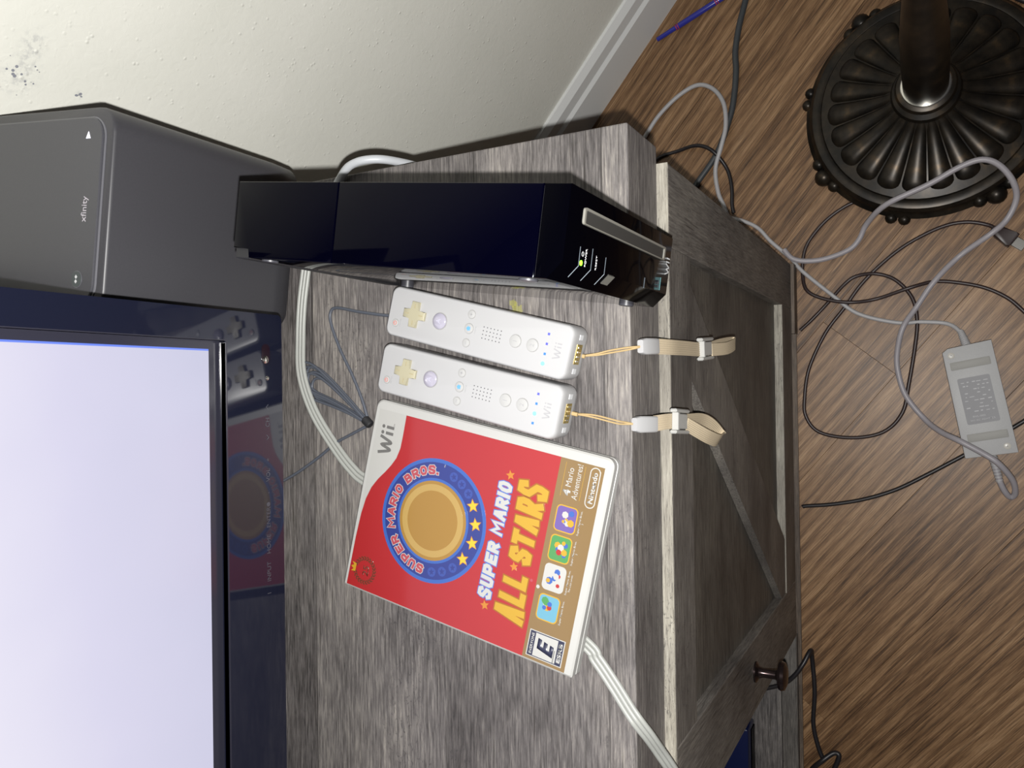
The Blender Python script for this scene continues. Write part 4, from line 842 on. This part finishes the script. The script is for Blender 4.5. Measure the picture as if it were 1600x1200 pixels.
# ------------------------------------------------------------------ loose cords and pen on the floor
cable('grey_cord', 'flat grey cord looping out from behind the corner of the stand', [(0.1913, 0.2025, -0.622), (0.2041, 0.1934, -0.622), (0.2264, 0.1754, -0.622), (0.2491, 0.1462, -0.622), (0.2592, 0.1179, -0.622), (0.2482, 0.0952, -0.620), (0.2224, 0.0794, -0.613), (0.1902, 0.0763, -0.610), (0.1642, 0.083, -0.612), (0.134, 0.0934, -0.618), (0.1018, 0.0912, -0.622), (0.0809, 0.0835, -0.622), (0.0591, 0.0758, -0.622)], 0.0032, CORDGREY, 'cord')
cable('slate_cord', 'thick slate grey cord running along the floor beside the pen', [(0.42, 0.036, -0.6205), (0.3845, 0.0439, -0.6205), (0.3634, 0.0485, -0.6205), (0.3299, 0.0578, -0.6205), (0.2953, 0.0637, -0.6205), (0.2683, 0.0632, -0.6205), (0.233, 0.0664, -0.6205), (0.2027, 0.0731, -0.6205), (0.1561, 0.0918, -0.6205), (0.1192, 0.1198, -0.6205), (0.0981, 0.1341, -0.6205)], 0.0044, CORDSLATE, 'cord')
cable('black_cord', 'short black cord hooking around beside the corner of the stand', [(0.1553, 0.1913, -0.6222), (0.165, 0.1745, -0.6222), (0.1692, 0.1476, -0.6222), (0.1702, 0.1194, -0.6140), (0.1591, 0.0967, -0.6120), (0.1346, 0.0791, -0.6222), (0.1083, 0.0724, -0.6222), (0.0818, 0.0720, -0.6222), (0.0693, 0.0700, -0.6222)], 0.0027, CORDBLACK, 'cord')
cable('black_cord', 'long black cord running from under the lamp base across the floor', [(0.0669, -0.0931, -0.6224), (0.0602, -0.0738, -0.6224), (0.0444, -0.05, -0.6224), (0.021, -0.0296, -0.6224), (0.0005, -0.0215, -0.6224), (-0.0252, -0.0200, -0.6224), (-0.0475, -0.0261, -0.6170), (-0.0603, -0.0483, -0.6170), (-0.0666, -0.0795, -0.6170), (-0.0636, -0.1099, -0.6224), (-0.0532, -0.1469, -0.6165), (-0.0465, -0.1755, -0.6224), (-0.0503, -0.2031, -0.6224), (-0.0587, -0.23, -0.6224), (-0.0727, -0.2527, -0.6224), (-0.0898, -0.2686, -0.6224), (-0.1122, -0.2872, -0.6224), (-0.16, -0.33, -0.6168), (-0.20, -0.37, -0.6165), (-0.25, -0.43, -0.6224), (-0.30, -0.60, -0.6224), (-0.28, -0.85, -0.6224)], 0.0024, CORDBROWN, 'cord')
uc = thing('plug_cord', 'dark brown cord with a metal-tipped plug looping on the floor', 'cord', (0.0087, -0.2427, -H))
UO = Vector((-0.0087, 0.2427, H))
up = [(0.0087, -0.2427, -0.6184), (0.0173, -0.2345, -0.6224), (0.0239, -0.2111, -0.6224), (0.0207, -0.1836, -0.6224), (0.0045, -0.1478, -0.6224), (-0.0172, -0.1181, -0.6224), (-0.044, -0.0914, -0.6224), (-0.072, -0.0717, -0.6224), (-0.1045, -0.0476, -0.6224), (-0.1508, -0.0264, -0.6224), (-0.1894, -0.0200, -0.6224), (-0.2153, -0.0210, -0.6224), (-0.2366, -0.0375, -0.6224), (-0.2436, -0.0767, -0.6224), (-0.2355, -0.1147, -0.6224), (-0.2107, -0.1371, -0.6224), (-0.1742, -0.145, -0.6224), (-0.1257, -0.1529, -0.6224), (-0.0935, -0.1556, -0.6224), (-0.0648, -0.1503, -0.6224), (-0.0415, -0.1325, -0.6224), (-0.0314, -0.1105, -0.6224), (-0.0328, -0.0877, -0.6170), (-0.0425, -0.0722, -0.6170), (-0.0679, -0.0482, -0.6224), (-0.0865, -0.0303, -0.6224), (-0.1000, -0.0160, -0.6200)]
G().tube([p + UO for p in smooth_path(up, 6)], 0.0025, 8).out('cord', CORDBROWN, uc, True, 60)
def orient(a, b):
    a, b = Vector(a), Vector(b); return T(a) @ (b - a).to_track_quat('X', 'Z').to_matrix().to_4x4()
M_ = orient(Vector((0.0094, -0.2406, -0.6165)) + UO, Vector((-0.0135, -0.2693, -0.6165)) + UO)
G().prism([(-0.004, -0.003), (0.004, -0.007), (0.020, -0.009), (0.024, -0.009), (0.024, 0.009), (0.020, 0.009), (0.004, 0.007), (-0.004, 0.003)], -0.006, 0.006, 0.0015).xf(M_).out('plug_housing', CORDBROWN, uc)
G().box(0.024, 0.0375, -0.006, 0.006, -0.0022, 0.0022, 0.0005).xf(M_).out('plug_tip', CHROME, uc, smooth=False)
cable('black_cord', 'dark cord running from the stand and passing under the power adapter', [(-0.3379, -0.0150, -0.6223), (-0.3363, -0.0200, -0.6223), (-0.3322, -0.0519, -0.6223), (-0.3233, -0.0907, -0.6223), (-0.3089, -0.1283, -0.6223), (-0.2878, -0.1646, -0.6223), (-0.2634, -0.2032, -0.6223), (-0.2439, -0.2337, -0.6223), (-0.225, -0.260, -0.6223), (-0.2158, -0.2730, -0.6223), (-0.205, -0.290, -0.6223), (-0.19, -0.33, -0.6223), (-0.16, -0.45, -0.6223), (-0.10, -0.65, -0.6223), (-0.12, -0.85, -0.6223)], 0.0026, CORDBLACK, 'cord')
cable('black_cord', 'short thick black cord beside the lamp base above the metal-tipped plug', [(0.100, -0.325, -0.621), (0.0807, -0.318, -0.621), (0.0535, -0.2850, -0.621), (0.0330, -0.2760, -0.621), (0.0128, -0.2790, -0.621), (-0.02, -0.300, -0.621), (-0.03, -0.38, -0.621), (0.04, -0.55, -0.621), (0.10, -0.80, -0.621)], 0.0036, CORDBLACK, 'cord')
cable('black_cord', 'dark cord crossing the floor on the far side of the lamp base', [(0.330, -0.225, -0.621), (0.310, -0.240, -0.621), (0.2800, -0.2750, -0.621), (0.2600, -0.3100, -0.621)], 0.0036, CORDBLACK, 'cord')
cable('black_cord', 'black cord spilling out of the open shelf and down to the floor', [(-0.590, 0.060, -0.5952), (-0.580, 0.030, -0.5952), (-0.570, 0.0083, -0.5948), (-0.556, -0.0060, -0.5935), (-0.540, -0.0165, -0.5960), (-0.5249, -0.0244, -0.606), (-0.5400, -0.0240, -0.6210), (-0.5837, -0.0264, -0.622), (-0.627, -0.0240, -0.622), (-0.6557, -0.0293, -0.622), (-0.6723, -0.0354, -0.622)], 0.0030, CORDBLACK, 'cord')
cable('black_cord', 'black cord end curling on the floor at the foot of the open shelf', [(-0.6950, -0.0200, -0.6215), (-0.6855, -0.0230, -0.618), (-0.672, -0.0348, -0.6150), (-0.6614, -0.0484, -0.621), (-0.6633, -0.0554, -0.621), (-0.6806, -0.0497, -0.621), (-0.7043, -0.0382, -0.621)], 0.0034, CORDBLACK, 'cord')
pd = Vector((0.375 - 0.3407, 0.0929 - 0.181, 0)).normalized(); p0 = Vector((0.3375, 0.1765, -0.6215))
pen = thing('ballpoint_pen', 'blue pen with red bands lying on the floor near the baseboard', 'pen', (p0.x, p0.y, -H), math.atan2(pd.y, pd.x))
PM = T((0, 0, 0.0042)) @ Matrix.Rotation(PI / 2, 4, 'Y')
G().lathe([(0.0026, 0), (0.0032, 0.001), (0.0034, 0.030), (0.0041, 0.033), (0.0042, 0.110), (0.0036, 0.118)], seg=16).xf(PM).out('barrel', PENBLUE, pen)
for x in (0.0305, 0.0335, 0.092, 0.095): G().lathe([(0.0043, 0), (0.0045, 0.0006), (0.0043, 0.0012)], seg=16).xf(T((x, 0, 0)) @ PM).out('band', PENRED, pen)
G().lathe([(0.0032, 0.118), (0.0030, 0.128), (0.0012, 0.130)], seg=12).xf(PM).out('push_button', PENBLUE, pen)

# ------------------------------------------------------------------ device inside the open shelf
dv = thing('shelf_device', 'dark blue-black glossy device inside the open shelf of the stand', 'electronics', (-0.728, 0.125, -0.5985))
G().box(-0.105, 0.105, -0.078, 0.078, 0.004, 0.046, 0.003, 2).out('case', mat('navy_gloss', (0.008, 0.012, 0.05), 0.15), dv)
G().box(-0.100, 0.100, -0.0792, -0.0775, 0.010, 0.030, 0.0005).out('front_window', GLOSSBLACK, dv)
for x in (-0.08, 0.08):
    for y_ in (-0.06, 0.06): G().lathe([(0.008, 0), (0.008, 0.0042)], seg=14).xf(T((x, y_, 0))).out('foot', MATTEBLACK, dv)
